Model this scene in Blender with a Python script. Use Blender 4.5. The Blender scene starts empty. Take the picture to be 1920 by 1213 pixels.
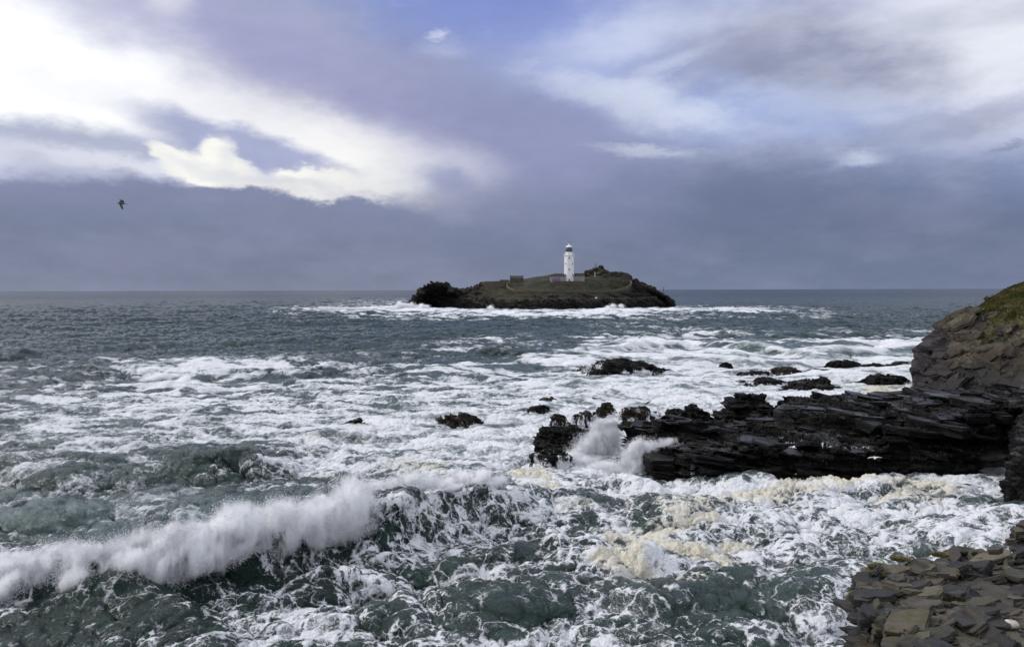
import bpy, math, random
import numpy as np
from mathutils import Vector, Matrix
rad = math.radians

# ------------------------------------------------------------------ camera
CAM_H = 15.0
FPX = 1450.0            # focal length in pixels of a 1920 px wide picture
PITCH = math.atan((606.5 - 543.5) / FPX)
ROLL = rad(0.15)
scene = bpy.context.scene
col = scene.collection
cam_data = bpy.data.cameras.new('camera')
cam = bpy.data.objects.new('camera', cam_data)
col.objects.link(cam)
cam_data.sensor_width = 36.0
cam_data.lens = 36.0 * FPX / 1920.0
cam_data.clip_start = 0.1
cam_data.clip_end = 60000.0
_fw = Vector((0, math.cos(PITCH), -math.sin(PITCH)))
_up = Vector((0, math.sin(PITCH), math.cos(PITCH)))
_rt = Vector((1, 0, 0))
_r2 = _rt * math.cos(ROLL) - _up * math.sin(ROLL)
_u2 = _up * math.cos(ROLL) + _rt * math.sin(ROLL)
M3 = Matrix((_r2, _u2, -_fw)).transposed()
cam.matrix_world = Matrix.Translation((0, 0, CAM_H)) @ M3.to_4x4()
scene.camera = cam
R_ = np.array(_r2); U_ = np.array(_u2); F_ = np.array(_fw)

def ray(px, py):
    return F_ + R_ * ((px - 960.0) / FPX) + U_ * ((606.5 - py) / FPX)
def at_z(px, py, z=0.0):
    r = ray(px, py); t = (z - CAM_H) / r[2]
    return np.array([r[0] * t, r[1] * t, z])
def at_d(px, py, d):
    r = ray(px, py); t = d / r[1]
    return np.array([r[0] * t, d, CAM_H + r[2] * t])
def proj(x, y, z):
    vx, vy, vz = x, y, z - CAM_H
    cz = vx * F_[0] + vy * F_[1] + vz * F_[2]
    cx = vx * R_[0] + vy * R_[1] + vz * R_[2]
    cy = vx * U_[0] + vy * U_[1] + vz * U_[2]
    cz = np.maximum(cz, 0.1)
    return 960 + FPX * cx / cz, 606.5 - FPX * cy / cz

# ------------------------------------------------------------------ render look
scene.render.engine = 'CYCLES'
scene.view_settings.view_transform = 'Standard'
scene.view_settings.look = 'None'
scene.view_settings.exposure = 0.0
scene.view_settings.gamma = 1.0
scene.cycles.use_denoising = True
scene.cycles.max_bounces = 24
scene.cycles.diffuse_bounces = 3
scene.cycles.glossy_bounces = 3
scene.cycles.transmission_bounces = 4
scene.cycles.volume_bounces = 24
scene.cycles.transparent_max_bounces = 12
scene.cycles.volume_step_rate = 1.0
scene.cycles.volume_max_steps = 96

SUN_AZ, SUN_EL = rad(-78), rad(30)       # azimuth measured clockwise from +Y
# ------------------------------------------------------------------ sky
world = bpy.data.worlds.new('World')
scene.world = world
world.use_nodes = True
NT = world.node_tree
NT.nodes.clear()
SKY_STRENGTH = 0.1

def srgb(r, g, b):
    def f(c):
        c /= 255.0
        return c / 12.92 if c <= 0.04045 else ((c + 0.055) / 1.055) ** 2.4
    return (f(r), f(g), f(b), 1.0)

class G:
    """small helper to write node graphs"""
    def __init__(s, nt): s.nt = nt
    def n(s, t, **kw):
        nd = s.nt.nodes.new(t)
        for k, v in kw.items(): setattr(nd, k, v)
        return nd
    def l(s, a, b): s.nt.links.new(a, b)
    def inp(s, sock, v):
        if isinstance(v, bpy.types.NodeSocket): s.nt.links.new(v, sock)
        else: sock.default_value = v
    def math(s, op, a, b=0.0, c=0.0, clamp=False):
        nd = s.n('ShaderNodeMath', operation=op); nd.use_clamp = clamp
        s.inp(nd.inputs[0], a); s.inp(nd.inputs[1], b)
        if op in ('MULTIPLY_ADD', 'SMOOTH_MIN', 'SMOOTH_MAX', 'WRAP'): s.inp(nd.inputs[2], c)
        return nd.outputs[0]
    def vmath(s, op, a, b=None, out=0):
        nd = s.n('ShaderNodeVectorMath', operation=op)
        s.inp(nd.inputs[0], a)
        if b is not None:
            if op == 'SCALE': s.inp(nd.inputs['Scale'], b)
            else: s.inp(nd.inputs[1], b)
        return nd.outputs[out]
    def mix(s, f, a, b, blend='MIX'):
        nd = s.n('ShaderNodeMix', data_type='RGBA', blend_type=blend)
        s.inp(nd.inputs[0], f); s.inp(nd.inputs[6], a); s.inp(nd.inputs[7], b)
        return nd.outputs[2]
    def mixf(s, f, a, b):
        nd = s.n('ShaderNodeMix', data_type='FLOAT')
        s.inp(nd.inputs[0], f); s.inp(nd.inputs[2], a); s.inp(nd.inputs[3], b)
        return nd.outputs[0]
    def rng(s, v, a, b, c=0.0, d=1.0, smooth=True):
        nd = s.n('ShaderNodeMapRange'); nd.interpolation_type = 'SMOOTHSTEP' if smooth else 'LINEAR'
        nd.clamp = True
        s.inp(nd.inputs[0], v); s.inp(nd.inputs[1], a); s.inp(nd.inputs[2], b); s.inp(nd.inputs[3], c); s.inp(nd.inputs[4], d)
        return nd.outputs[0]
    def noise(s, vec, scale, detail=4.0, rough=0.5, out=0, dist=0.0, dim='3D'):
        nd = s.n('ShaderNodeTexNoise'); nd.noise_dimensions = dim
        if vec is not None: s.l(vec, nd.inputs['Vector'])
        nd.inputs['Scale'].default_value = scale; nd.inputs['Detail'].default_value = detail
        nd.inputs['Roughness'].default_value = rough; nd.inputs['Distortion'].default_value = dist
        return nd.outputs[out]
    def mapping(s, vec, loc=(0, 0, 0), rot=(0, 0, 0), scale=(1, 1, 1), kind='POINT'):
        nd = s.n('ShaderNodeMapping', vector_type=kind)
        s.l(vec, nd.inputs['Vector'])
        nd.inputs['Location'].default_value = loc; nd.inputs['Rotation'].default_value = rot; nd.inputs['Scale'].default_value = scale
        return nd.outputs[0]
    def attr(s, name):
        nd = s.n('ShaderNodeAttribute', attribute_name=name)
        return nd.outputs['Fac']
def px_ae(px, py):
    r = ray(px, py)
    return math.atan2(r[0], r[1]), math.atan2(r[2], math.hypot(r[0], r[1]))

def build_sky():
    g = G(NT)
    tc = g.n('ShaderNodeTexCoord')
    sep = g.n('ShaderNodeSeparateXYZ'); g.l(tc.outputs['Generated'], sep.inputs[0])
    X, Y, Z = sep.outputs
    az = g.math('ARCTAN2', X, Y)
    el = g.math('ARCSINE', Z)
    cmb = g.n('ShaderNodeCombineXYZ'); g.l(az, cmb.inputs[0]); g.l(el, cmb.inputs[1])
    UV = cmb.outputs[0]
    # wispy warp of the direction plane (clouds are stretched sideways near the horizon)
    st = g.mapping(UV, rot=(0, 0, rad(-14)), scale=(1.0, 2.0, 1))
    n1 = g.noise(st, 3.2, 5, 0.5, out=1)
    n2 = g.noise(st, 16.0, 8, 0.64, out=1)
    w1 = g.vmath('SCALE', g.vmath('SUBTRACT', n1, (0.5, 0.5, 0.5)), 0.10)
    w2 = g.vmath('SCALE', g.vmath('SUBTRACT', n2, (0.5, 0.5, 0.5)), 0.040)
    UVw = g.vmath('ADD', g.vmath('ADD', UV, w1), w2)
    UVs = g.vmath('ADD', UV, w2)
    f1 = g.noise(st, 9.0, 7, 0.6)
    st2 = g.mapping(UV, rot=(0, 0, rad(9)), scale=(1.0, 2.6, 1))
    f2 = g.noise(st2, 5.0, 8, 0.62)
    f3 = g.noise(g.mapping(UV, rot=(0, 0, rad(3)), scale=(1.0, 3.5, 1)), 3.0, 5, 0.5)

    def cl(r, gg, b, k=1.0):
        m = (r + gg + b) / 3.0
        r, gg, b = m + (r - m) * 0.95 , m + (gg - m) * 0.95 + 1.0, m + (b - m) * 0.92
        c = srgb(r, gg, b); q = k / SKY_STRENGTH
        return (c[0] * q, c[1] * q, c[2] * q, 1.0)

    sky = g.n('ShaderNodeTexSky', sky_type='NISHITA')
    sky.sun_disc = False; sky.sun_elevation = SUN_EL; sky.sun_rotation = SUN_AZ % (2 * math.pi)
    sky.air_density = 1.0; sky.dust_density = 0.6; sky.ozone_density = 1.5
    # thin high veil over the open blue
    cur = g.mix(0.8, sky.outputs[0], cl(132, 149, 219))
    veil = g.rng(g.math('ADD', f2, g.math('MULTIPLY', g.math('SUBTRACT', f1, 0.5), 0.5)), 0.50, 0.72)
    cur = g.mix(g.math('MULTIPLY', veil, 0.35), cur, cl(205, 212, 238))

    def blob(cur, px, py, rx, ry, c, ang=0.0, soft=0.35, k=1.0, op=1.0, nz=0.0, warp=1, nsrc=None):
        a, e = px_ae(px, py)
        v = {0: UVs, 1: UVw, 2: UV}[warp]
        m = g.mapping(v, loc=(a, e, 0), rot=(0, 0, rad(ang)), scale=(rx / FPX, ry / FPX, 1), kind='TEXTURE')
        d = g.vmath('LENGTH', m, out=1)
        if nz:
            d = g.math('ADD', d, g.math('MULTIPLY', g.math('SUBTRACT', nsrc or f1, 0.5), nz))
        fac = g.rng(d, 1 + soft, max(0.0, 1 - soft), 0.0, op)
        return g.mix(fac, cur, cl(*c, k))

    # the great lit cloud mass, lavender underside
    cur = blob(cur, 620, 230, 760, 190, (155, 161, 194), ang=-13, soft=0.42)
    cur = blob(cur, 980, 330, 420, 160, (142, 149, 190), ang=-14, soft=0.5)
    cur = blob(cur, 330, 60, 330, 60, (186, 188, 222), ang=-6, soft=0.8, op=0.7)
    cur = blob(cur, 30, 40, 160, 120, (236, 238, 250), soft=0.8, op=0.8)
    cur = blob(cur, 318, 8, 34, 24, (250, 250, 255), soft=0.9, op=0.8, warp=0)
    cur = blob(cur, 560, 130, 240, 60, (156, 158, 200), ang=-12, soft=0.7, op=0.6)
    # glowing gap
    cur = blob(cur, 30, 165, 310, 128, (255, 255, 255), ang=-8, soft=0.6, k=1.25)
    cur = blob(cur, 320, 218, 400, 58, (246, 246, 252), ang=-8, soft=0.75, op=0.92)
    cur = blob(cur, 650, 275, 250, 60, (236, 235, 243), ang=-17, soft=0.8, op=0.95)
    cur = blob(cur, 700, 330, 150, 62, (250, 249, 248), ang=-18, soft=0.75, op=0.95)
    cur = blob(cur, 820, 330, 120, 60, (205, 206, 226), ang=-25, soft=0.8, op=0.7)
    cur = blob(cur, 700, 190, 420, 50, (158, 160, 200), ang=-15, soft=0.8, op=0.6)
    # grey blue hollow under the glow with the sunlit cumulus in it
    cur = blob(cur, 130, 290, 260, 32, (172, 178, 206), ang=-4, soft=0.7, op=0.95)
    cur = blob(cur, 470, 285, 190, 34, (163, 170, 208), ang=-16, soft=0.4, op=0.95, warp=0)
    cur = blob(cur, 845, 340, 46, 28, (166, 172, 206), ang=-20, soft=0.6, op=0.9, warp=0)
    cur = blob(cur, 300, 318, 260, 14, (226, 228, 242), ang=-5, soft=0.8, op=0.8, warp=0, nz=0.7)
    for (px, py, rx, ry, a) in [(408, 300, 34, 42, -5), (425, 330, 52, 28, -8), (372, 318, 52, 26, -12), (330, 298, 46, 12, -22), (455, 348, 80, 17, -8),
                                (400, 278, 20, 22, 10), (560, 348, 70, 24, -7), (540, 335, 22, 16, 0), (600, 345, 70, 28, -6), (640, 352, 90, 26, -5), (578, 330, 24, 16, 0)]:
        cur = blob(cur, px, py, rx, ry, (250, 248, 243), ang=a, soft=0.34, k=1.03, nz=0.9, warp=0, op=0.85)
    for (px, py, rx, ry, a) in [(395, 322, 34, 14, -20), (440, 335, 40, 12, -14), (350, 312, 34, 8, -20), (500, 352, 60, 9, -6), (585, 348, 40, 8, -8), (650, 362, 60, 7, -3), (425, 300, 14, 22, -12)]:
        cur = blob(cur, px, py, rx, ry, (222, 223, 232), ang=a, soft=0.8, op=0.5, nz=1.2, warp=0)
    cur = blob(cur, 505, 338, 40, 9, (205, 209, 226), ang=-4, soft=0.8, op=0.6, nz=.8, warp=0)
    cur = blob(cur, 820, 71, 19, 6, (246, 248, 255), ang=6, soft=0.8, nz=0.9, warp=0)
    cur = blob(cur, 838, 95, 40, 15, (206, 214, 242), soft=0.95, op=0.55, nz=1.2, warp=0)
    # right hand side: pale broken cloud
    cur = blob(cur, 1760, 90, 380, 190, (194, 199, 226), soft=0.6, op=0.85)
    cur = blob(cur, 1900, 60, 220, 130, (240, 242, 252), soft=0.9, op=0.8)
    cur = blob(cur, 1170, 62, 210, 52, (193, 202, 238), ang=10, soft=0.9, op=0.7, nz=0.8)
    cur = blob(cur, 1480, 112, 215, 88, (143, 149, 180), ang=-12, soft=0.5, op=0.97, nz=0.9)
    cur = blob(cur, 1400, 60, 200, 40, (168, 172, 200), ang=12, soft=0.8, op=0.6, nz=0.9)
    cur = blob(cur, 1740, 240, 170, 30, (156, 162, 190), ang=9, soft=0.6, op=0.85, nz=1.1)
    cur = blob(cur, 1640, 255, 90, 16, (158, 164, 192), ang=6, soft=0.7, op=0.7, nz=1.0)
    cur = blob(cur, 1540, 200, 250, 20, (176, 186, 220), ang=-4, soft=0.9, op=0.6, nz=1.0)
    cur = blob(cur, 1390, 232, 230, 46, (156, 173, 222), ang=-6, soft=0.8, op=0.85, nz=.5)
    cur = blob(cur, 1010, 110, 120, 50, (150, 166, 222), ang=-12, soft=0.9, op=0.7, nz=.5)
    cur = blob(cur, 900, 30, 170, 46, (132, 149, 214), ang=6, soft=0.9, op=0.8, nz=.4)
    cur = blob(cur, 1190, 62, 150, 30, (204, 212, 242), ang=8, soft=0.95, op=0.7, nz=1.2)
    for (px, py, rx, ry, a) in [(1100, 160, 80, 12, -10), (1150, 180, 90, 14, -14), (1210, 210, 110, 18, -18), (1275, 228, 80, 10, -14), (1160, 150, 80, 8, 14), (1240, 128, 80, 7, 20), (1190, 175, 70, 7, 8), (1060, 130, 60, 8, -6)]:
        cur = blob(cur, px, py, rx * 1.15, ry * 1.5, (214, 222, 246), ang=a, soft=0.98, op=0.62 if a < 5 else .34, nz=2.2)
    cur = blob(cur, 1210, 283, 90, 8, (222, 228, 244), ang=-5, soft=0.8, op=0.9, nz=0.7, warp=0)
    cur = blob(cur, 1300, 300, 120, 10, (160, 176, 218), ang=-5, soft=0.8, op=0.5, nz=0.7, warp=0)
    # broken texture over the right half
    rm = g.math('MULTIPLY', g.rng(az, 0.05, 0.25), g.rng(f2, 0.42, 0.62))
    cur = g.mix(g.math('MULTIPLY', rm, 0.22), cur, cl(224, 228, 244))
    rm2 = g.math('MULTIPLY', g.rng(az, 0.05, 0.25), g.rng(f3, 0.56, 0.70))
    cur = g.mix(g.math('MULTIPLY', rm2, 0.4), cur, cl(160, 166, 194))

    # lower dark bank: its top edge is a curve of elevation over azimuth
    fc = g.n('ShaderNodeFloatCurve')
    pts = [(-700, 318), (0, 316), (150, 322), (260, 333), (350, 346), (450, 356), (560, 366), (660, 374), (720, 373), (790, 368), (860, 366), (930, 350), (1000, 335), (1060, 318),
           (1180, 305), (1300, 300), (1400, 288), (1480, 292), (1560, 316), (1680, 332), (1920, 340), (2600, 330)]
    cv = fc.mapping.curves[0]
    AZ0, AZ1 = -0.9, 0.9
    q = []
    for (px, py) in pts:
        a, e = px_ae(px, py)
        q.append(((a - AZ0) / (AZ1 - AZ0), e / 0.4))
    while len(cv.points) < len(q): cv.points.new(0.5, 0.5)
    for p, (x, y) in zip(cv.points, q): p.location = (min(max(x, 0), 1), y)
    fc.mapping.update()
    # rounded knobs on the edge only: narrow band warp
    vo = g.n('ShaderNodeTexVoronoi', feature='SMOOTH_F1'); g.l(g.vmath('ADD', g.mapping(UV, scale=(1, 1.5, 1)), w2), vo.inputs['Vector']); vo.inputs['Scale'].default_value = 22
    vo.inputs['Smoothness'].default_value = 0.7
    ux = g.n('ShaderNodeSeparateXYZ'); g.l(UVs, ux.inputs[0])
    g.l(g.rng(ux.outputs[0], AZ0, AZ1, 0, 1, smooth=False), fc.inputs[1])
    edge = g.math('MULTIPLY', fc.outputs[0], 0.4)
    dlt = g.math('SUBTRACT', edge, ux.outputs[1])
    dlt = g.math('ADD', dlt, g.math('MULTIPLY', g.math('SUBTRACT', f1, 0.5), 0.02))
    dlt = g.math('SUBTRACT', dlt, g.math('MULTIPLY', g.math('SUBTRACT', vo.outputs[0], 0.45), 0.014))
    # edge is crisp in front of the cumulus, soft elsewhere
    sof = g.math('MAXIMUM', g.rng(az, rad(-11), rad(-2), 0.0045, 0.05), g.rng(az, rad(-18), rad(-32), 0.004, 0.02))
    bank = g.rng(g.math('DIVIDE', dlt, sof), -1.0, 1.0)
    # bank colours
    t = g.rng(el, 0.0, 0.17, 0, 1, smooth=False)
    ramp = g.n('ShaderNodeValToRGB')
    cr = ramp.color_ramp
    cols = [(0.0, (126, 134, 160)), (0.12, (122, 130, 157)), (0.45, (121, 129, 158)), (0.8, (136, 142, 180)), (1.0, (146, 152, 190))]
    while len(cr.elements) < len(cols): cr.elements.new(0.5)
    for e_, (p, c) in zip(cr.elements, cols):
        e_.position = p; c2 = srgb(c[0], c[1] + 1, c[2] - 4); e_.color = c2
    g.l(g.math('ADD', t, g.math('MULTIPLY', g.math('SUBTRACT', f3, 0.5), 0.5)), ramp.inputs[0])
    bcol = g.vmath('SCALE', ramp.outputs[0], 1.0 / SKY_STRENGTH)
    bcol2 = g.mix(g.math('MULTIPLY', g.rng(az, -0.15, 0.35), 0.55), bcol, cl(100, 113, 146))
    bcol3 = g.mix(g.math('MULTIPLY', g.rng(f2, 0.40, 0.65), 0.28), bcol2, cl(152, 152, 186))
    cur = g.mix(bank, cur, bcol3)
    cur = blob(cur, 1420, 385, 520, 60, (104, 116, 149), ang=2, soft=0.9, op=0.6, nz=0.3)
    cur = blob(cur, 1000, 260, 230, 110, (144, 149, 188), ang=-20, soft=0.8, op=0.55)
    cur = blob(cur, 860, 400, 260, 40, (140, 146, 180), ang=-5, soft=0.9, op=0.35, nz=0.4)
    cur = blob(cur, 1608, 297, 30, 9, (204, 214, 236), ang=0, soft=0.98, op=0.7, nz=2.0, warp=0)
    cur = blob(cur, 1775, 317, 30, 8, (140, 150, 184), ang=0, soft=0.7, op=0.8, nz=0.5, warp=0)
    cur = blob(cur, 1882, 276, 28, 6, (140, 148, 180), ang=6, soft=0.7, op=0.8, nz=0.5, warp=0)
    # fine cloud grain
    gr_ = g.noise(g.mapping(UV, rot=(0, 0, rad(-10)), scale=(1, 2.2, 1)), 26, 8, .65)
    k_ = g.math('ADD', 1.0, g.math('ADD', g.math('MULTIPLY', g.math('SUBTRACT', gr_, .5), .16), g.math('MULTIPLY', g.math('SUBTRACT', f1, .5), .18)))
    cur = g.vmath('SCALE', cur, k_)
    # overhead and behind: bright broken overcast, below horizon: dark sea tone
    top = g.mix(g.rng(f2, 0.35, 0.65), cl(178, 186, 214, 1.3), cl(250, 250, 255, 1.45))
    cur = g.mix(g.rng(el, 0.40, 0.62), cur, top)
    back = g.math('MAXIMUM', g.rng(az, 0.75, 1.3), g.rng(az, -0.75, -1.3))
    bk = g.mix(g.rng(f1, 0.4, 0.6), cl(165, 170, 200), cl(225, 226, 236))
    cur = g.mix(g.math('MULTIPLY', back, g.rng(el, 0.62, 0.45)), cur, bk)
    cur = g.mix(g.rng(el, -0.002, -0.02), cur, cl(50, 60, 65))
    bg = g.n('ShaderNodeBackground'); g.l(cur, bg.inputs[0]); bg.inputs[1].default_value = SKY_STRENGTH
    out = g.n('ShaderNodeOutputWorld'); g.l(bg.outputs[0], out.inputs[0])
    world.cycles.sampling_method = 'MANUAL'; world.cycles.sample_map_resolution = 512
build_sky()

sl = bpy.data.lights.new('sun', 'SUN')
sl.energy = 1.9; sl.angle = rad(11); sl.color = (1.0, 0.95, 0.88)
sun = bpy.data.objects.new('sun', sl); col.objects.link(sun)
_sd = Vector((math.sin(SUN_AZ) * math.cos(SUN_EL), math.cos(SUN_AZ) * math.cos(SUN_EL), math.sin(SUN_EL)))
sun.rotation_euler = _sd.to_track_quat('Z', 'Y').to_euler()
# ------------------------------------------------------------------ numeric noise
def _hash(ix, iy, iz, seed):
    h = (ix.astype(np.int64) * 374761393 + iy.astype(np.int64) * 668265263 + iz.astype(np.int64) * 2147483647 + seed * 974634777) & 0xFFFFFFFF
    h = ((h ^ (h >> 13)) * 1274126177) & 0xFFFFFFFF
    h = ((h ^ (h >> 16)) * 2246822519) & 0xFFFFFFFF
    return (h ^ (h >> 15)) & 0xFFFFFFFF
_GR2 = np.array([[math.cos(a), math.sin(a)] for a in np.arange(16) * math.pi / 8], dtype=np.float32)
def perlin2(x, y, seed=0):
    xi = np.floor(x); yi = np.floor(y)
    fx = (x - xi).astype(np.float32); fy = (y - yi).astype(np.float32)
    ix = xi.astype(np.int32); iy = yi.astype(np.int32)
    m = 255
    rs = np.random.RandomState(seed + 17)
    p = rs.permutation(256).astype(np.int32)
    def gr(a, b, dx, dy):
        h = p[(p[a & m] + b) & m] & 15
        g = _GR2[h]
        return g[..., 0] * dx + g[..., 1] * dy
    u = fx * fx * fx * (fx * (fx * 6 - 15) + 10); v = fy * fy * fy * (fy * (fy * 6 - 15) + 10)
    a = gr(ix, iy, fx, fy); b = gr(ix + 1, iy, fx - 1, fy)
    c = gr(ix, iy + 1, fx, fy - 1); d = gr(ix + 1, iy + 1, fx - 1, fy - 1)
    return ((a + u * (b - a)) * (1 - v) + (c + u * (d - c)) * v) * 1.5
_GR3 = np.array([[1,1,0],[-1,1,0],[1,-1,0],[-1,-1,0],[1,0,1],[-1,0,1],[1,0,-1],[-1,0,-1],[0,1,1],[0,-1,1],[0,1,-1],[0,-1,-1],[1,1,0],[-1,1,0],[0,-1,1],[0,-1,-1]], dtype=np.float32)
def perlin3(x, y, z, seed=0):
    xi = np.floor(x); yi = np.floor(y); zi = np.floor(z)
    fx = (x - xi).astype(np.float32); fy = (y - yi).astype(np.float32); fz = (z - zi).astype(np.float32)
    ix = xi.astype(np.int32); iy = yi.astype(np.int32); iz = zi.astype(np.int32)
    p = np.random.RandomState(seed + 91).permutation(256).astype(np.int32); m = 255
    def gr(a, b, c, dx, dy, dz):
        g = _GR3[p[(p[(p[a & m] + b) & m] + c) & m] & 15]
        return g[..., 0] * dx + g[..., 1] * dy + g[..., 2] * dz
    f = lambda t: t * t * t * (t * (t * 6 - 15) + 10)
    u, v, w = f(fx), f(fy), f(fz)
    r = []
    for dz in (0, 1):
        a = gr(ix, iy, iz + dz, fx, fy, fz - dz); b = gr(ix + 1, iy, iz + dz, fx - 1, fy, fz - dz)
        c = gr(ix, iy + 1, iz + dz, fx, fy - 1, fz - dz); d = gr(ix + 1, iy + 1, iz + dz, fx - 1, fy - 1, fz - dz)
        r.append((a + u * (b - a)) * (1 - v) + (c + u * (d - c)) * v)
    return r[0] + w * (r[1] - r[0])
def fbm2(x, y, seed, octs=4, gain=0.5, lac=2.03):
    s = 0; a = 1.0; t = 0
    for o in range(octs):
        s = s + a * perlin2(x + o * 13.7, y + o * 7.3, seed + o * 5); t += a
        x = x * lac; y = y * lac; a *= gain
    return s / t
def fbm3(x, y, z, seed, octs=4, gain=0.5, lac=2.03):
    s = 0; a = 1.0; t = 0
    for o in range(octs):
        s = s + a * perlin3(x + o * 13.7, y + o * 7.3, z + o * 3.1, seed + o * 5); t += a
        x = x * lac; y = y * lac; z = z * lac; a *= gain
    return s / t
def sstep(x, a, b):
    t = np.clip((x - a) / (b - a), 0, 1)
    return t * t * (3 - 2 * t)
def rnd(ix, iy, seed):
    return _hash(np.asarray(ix), np.asarray(iy), np.zeros_like(np.asarray(ix)), seed).astype(np.float64) / 4294967295.0

# ------------------------------------------------------------------ mesh from grid
def tagobj(o, label=None, cat=None, group=None, kind=None):
    if label: o['label'] = label
    if cat: o['category'] = cat
    if group: o['group'] = group
    if kind: o['kind'] = kind
    return o
def mesh_np(name, V, F, mat=None, parent=None, attrs=None, smooth=False):
    """V (n,3), F (m,4) or (m,3) ints"""
    me = bpy.data.meshes.new(name)
    V = np.ascontiguousarray(V, dtype=np.float32); F = np.ascontiguousarray(F, dtype=np.int32)
    k = F.shape[1]
    me.vertices.add(len(V)); me.vertices.foreach_set('co', V.ravel())
    me.loops.add(F.size); me.loops.foreach_set('vertex_index', F.ravel())
    me.polygons.add(len(F)); me.polygons.foreach_set('loop_start', np.arange(0, F.size, k, dtype=np.int32))
    me.update(calc_edges=True)
    if smooth: me.polygons.foreach_set('use_smooth', np.ones(len(F), dtype=bool))
    for an, av in (attrs or {}).items():
        a = me.attributes.new(an, 'FLOAT', 'POINT'); a.data.foreach_set('value', np.ascontiguousarray(av, dtype=np.float32).ravel())
    if mat: me.materials.append(mat)
    o = bpy.data.objects.new(name, me); col.objects.link(o)
    if parent: o.parent = parent
    return o
def grid_faces(nv, nu, wrap=False):
    j, i = np.meshgrid(np.arange(nv - 1), np.arange(nu if wrap else nu - 1), indexing='ij')
    i2 = (i + 1) % nu if wrap else i + 1
    return np.stack([j * nu + i, j * nu + i2, (j + 1) * nu + i2, (j + 1) * nu + i], -1).reshape(-1, 4)
# ------------------------------------------------------------------ water
def ocean_tile(N, L, peak, wdir, chop, seed, cut, spread=3.0):
    rs = np.random.RandomState(seed)
    k1 = np.fft.fftfreq(N, d=L / N) * 2 * np.pi
    kx, ky = np.meshgrid(k1, k1, indexing='xy')
    k = np.hypot(kx, ky); k[0, 0] = 1
    kp = 2 * np.pi / peak
    cosd = (kx * wdir[0] + ky * wdir[1]) / k
    P = np.exp(-1.25 * (kp / k) ** 2) / k ** 4 * (np.abs(cosd) ** spread + 0.03) * np.exp(-(k * cut) ** 2)
    P = np.where(cosd < 0, P * 0.2, P); P[0, 0] = 0
    h = (rs.randn(N, N) + 1j * rs.randn(N, N)) * np.sqrt(P)
    H = np.fft.ifft2(h).real; s = H.std()
    dx = np.fft.ifft2(-1j * kx / k * h).real / s; dy = np.fft.ifft2(-1j * ky / k * h).real / s
    H = H / s
    return dict(L=L, N=N, h=H.astype(np.float32), dx=(dx * chop).astype(np.float32), dy=(dy * chop).astype(np.float32))
def tile_jac(t, amp):
    c = t['N'] / t['L']
    gx = lambda a: (np.roll(a, -1, 1) - np.roll(a, 1, 1)) * 0.5 * c
    gy = lambda a: (np.roll(a, -1, 0) - np.roll(a, 1, 0)) * 0.5 * c
    dx, dy = t['dx'] * amp, t['dy'] * amp
    t['J'] = ((1 + gx(dx)) * (1 + gy(dy)) - gx(dy) * gy(dx)).astype(np.float32)
def samp(t, key, x, y):
    N = t['N']
    a = t[key]
    u = (x / t['L'] * N) % N; v = (y / t['L'] * N) % N
    i = np.floor(u).astype(np.int32); j = np.floor(v).astype(np.int32)
    fu = (u - i).astype(np.float32); fv = (v - j).astype(np.float32)
    i %= N; j %= N; i1 = (i + 1) % N; j1 = (j + 1) % N
    return (a[j, i] * (1 - fu) + a[j, i1] * fu) * (1 - fv) + (a[j1, i] * (1 - fu) + a[j1, i1] * fu) * fv

T_sw = ocean_tile(512, 610.0, 75.0, (0.25, -0.97), 1.0, 3, 2.0, 5.0)
T_md = ocean_tile(512, 197.0, 20.0, (0.1, -1.0), 1.25, 5, 0.35, 2.5)
T_sm = ocean_tile(512, 53.0, 5.2, (-0.3, -0.95), 1.3, 7, 0.08, 1.5)
T_xs = ocean_tile(512, 15.7, 1.3, (0.35, -0.95), 1.1, 9, 0.02, 1.0)
A_SW, A_MD, A_SM, A_XS = 0.52, 0.36, 0.20, 0.055
tile_jac(T_md, A_MD); tile_jac(T_sm, A_SM)
for _t in (T_md, T_sm): _t['J'] = (_t['J'] - _t['J'].mean()) / _t['J'].std()

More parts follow.
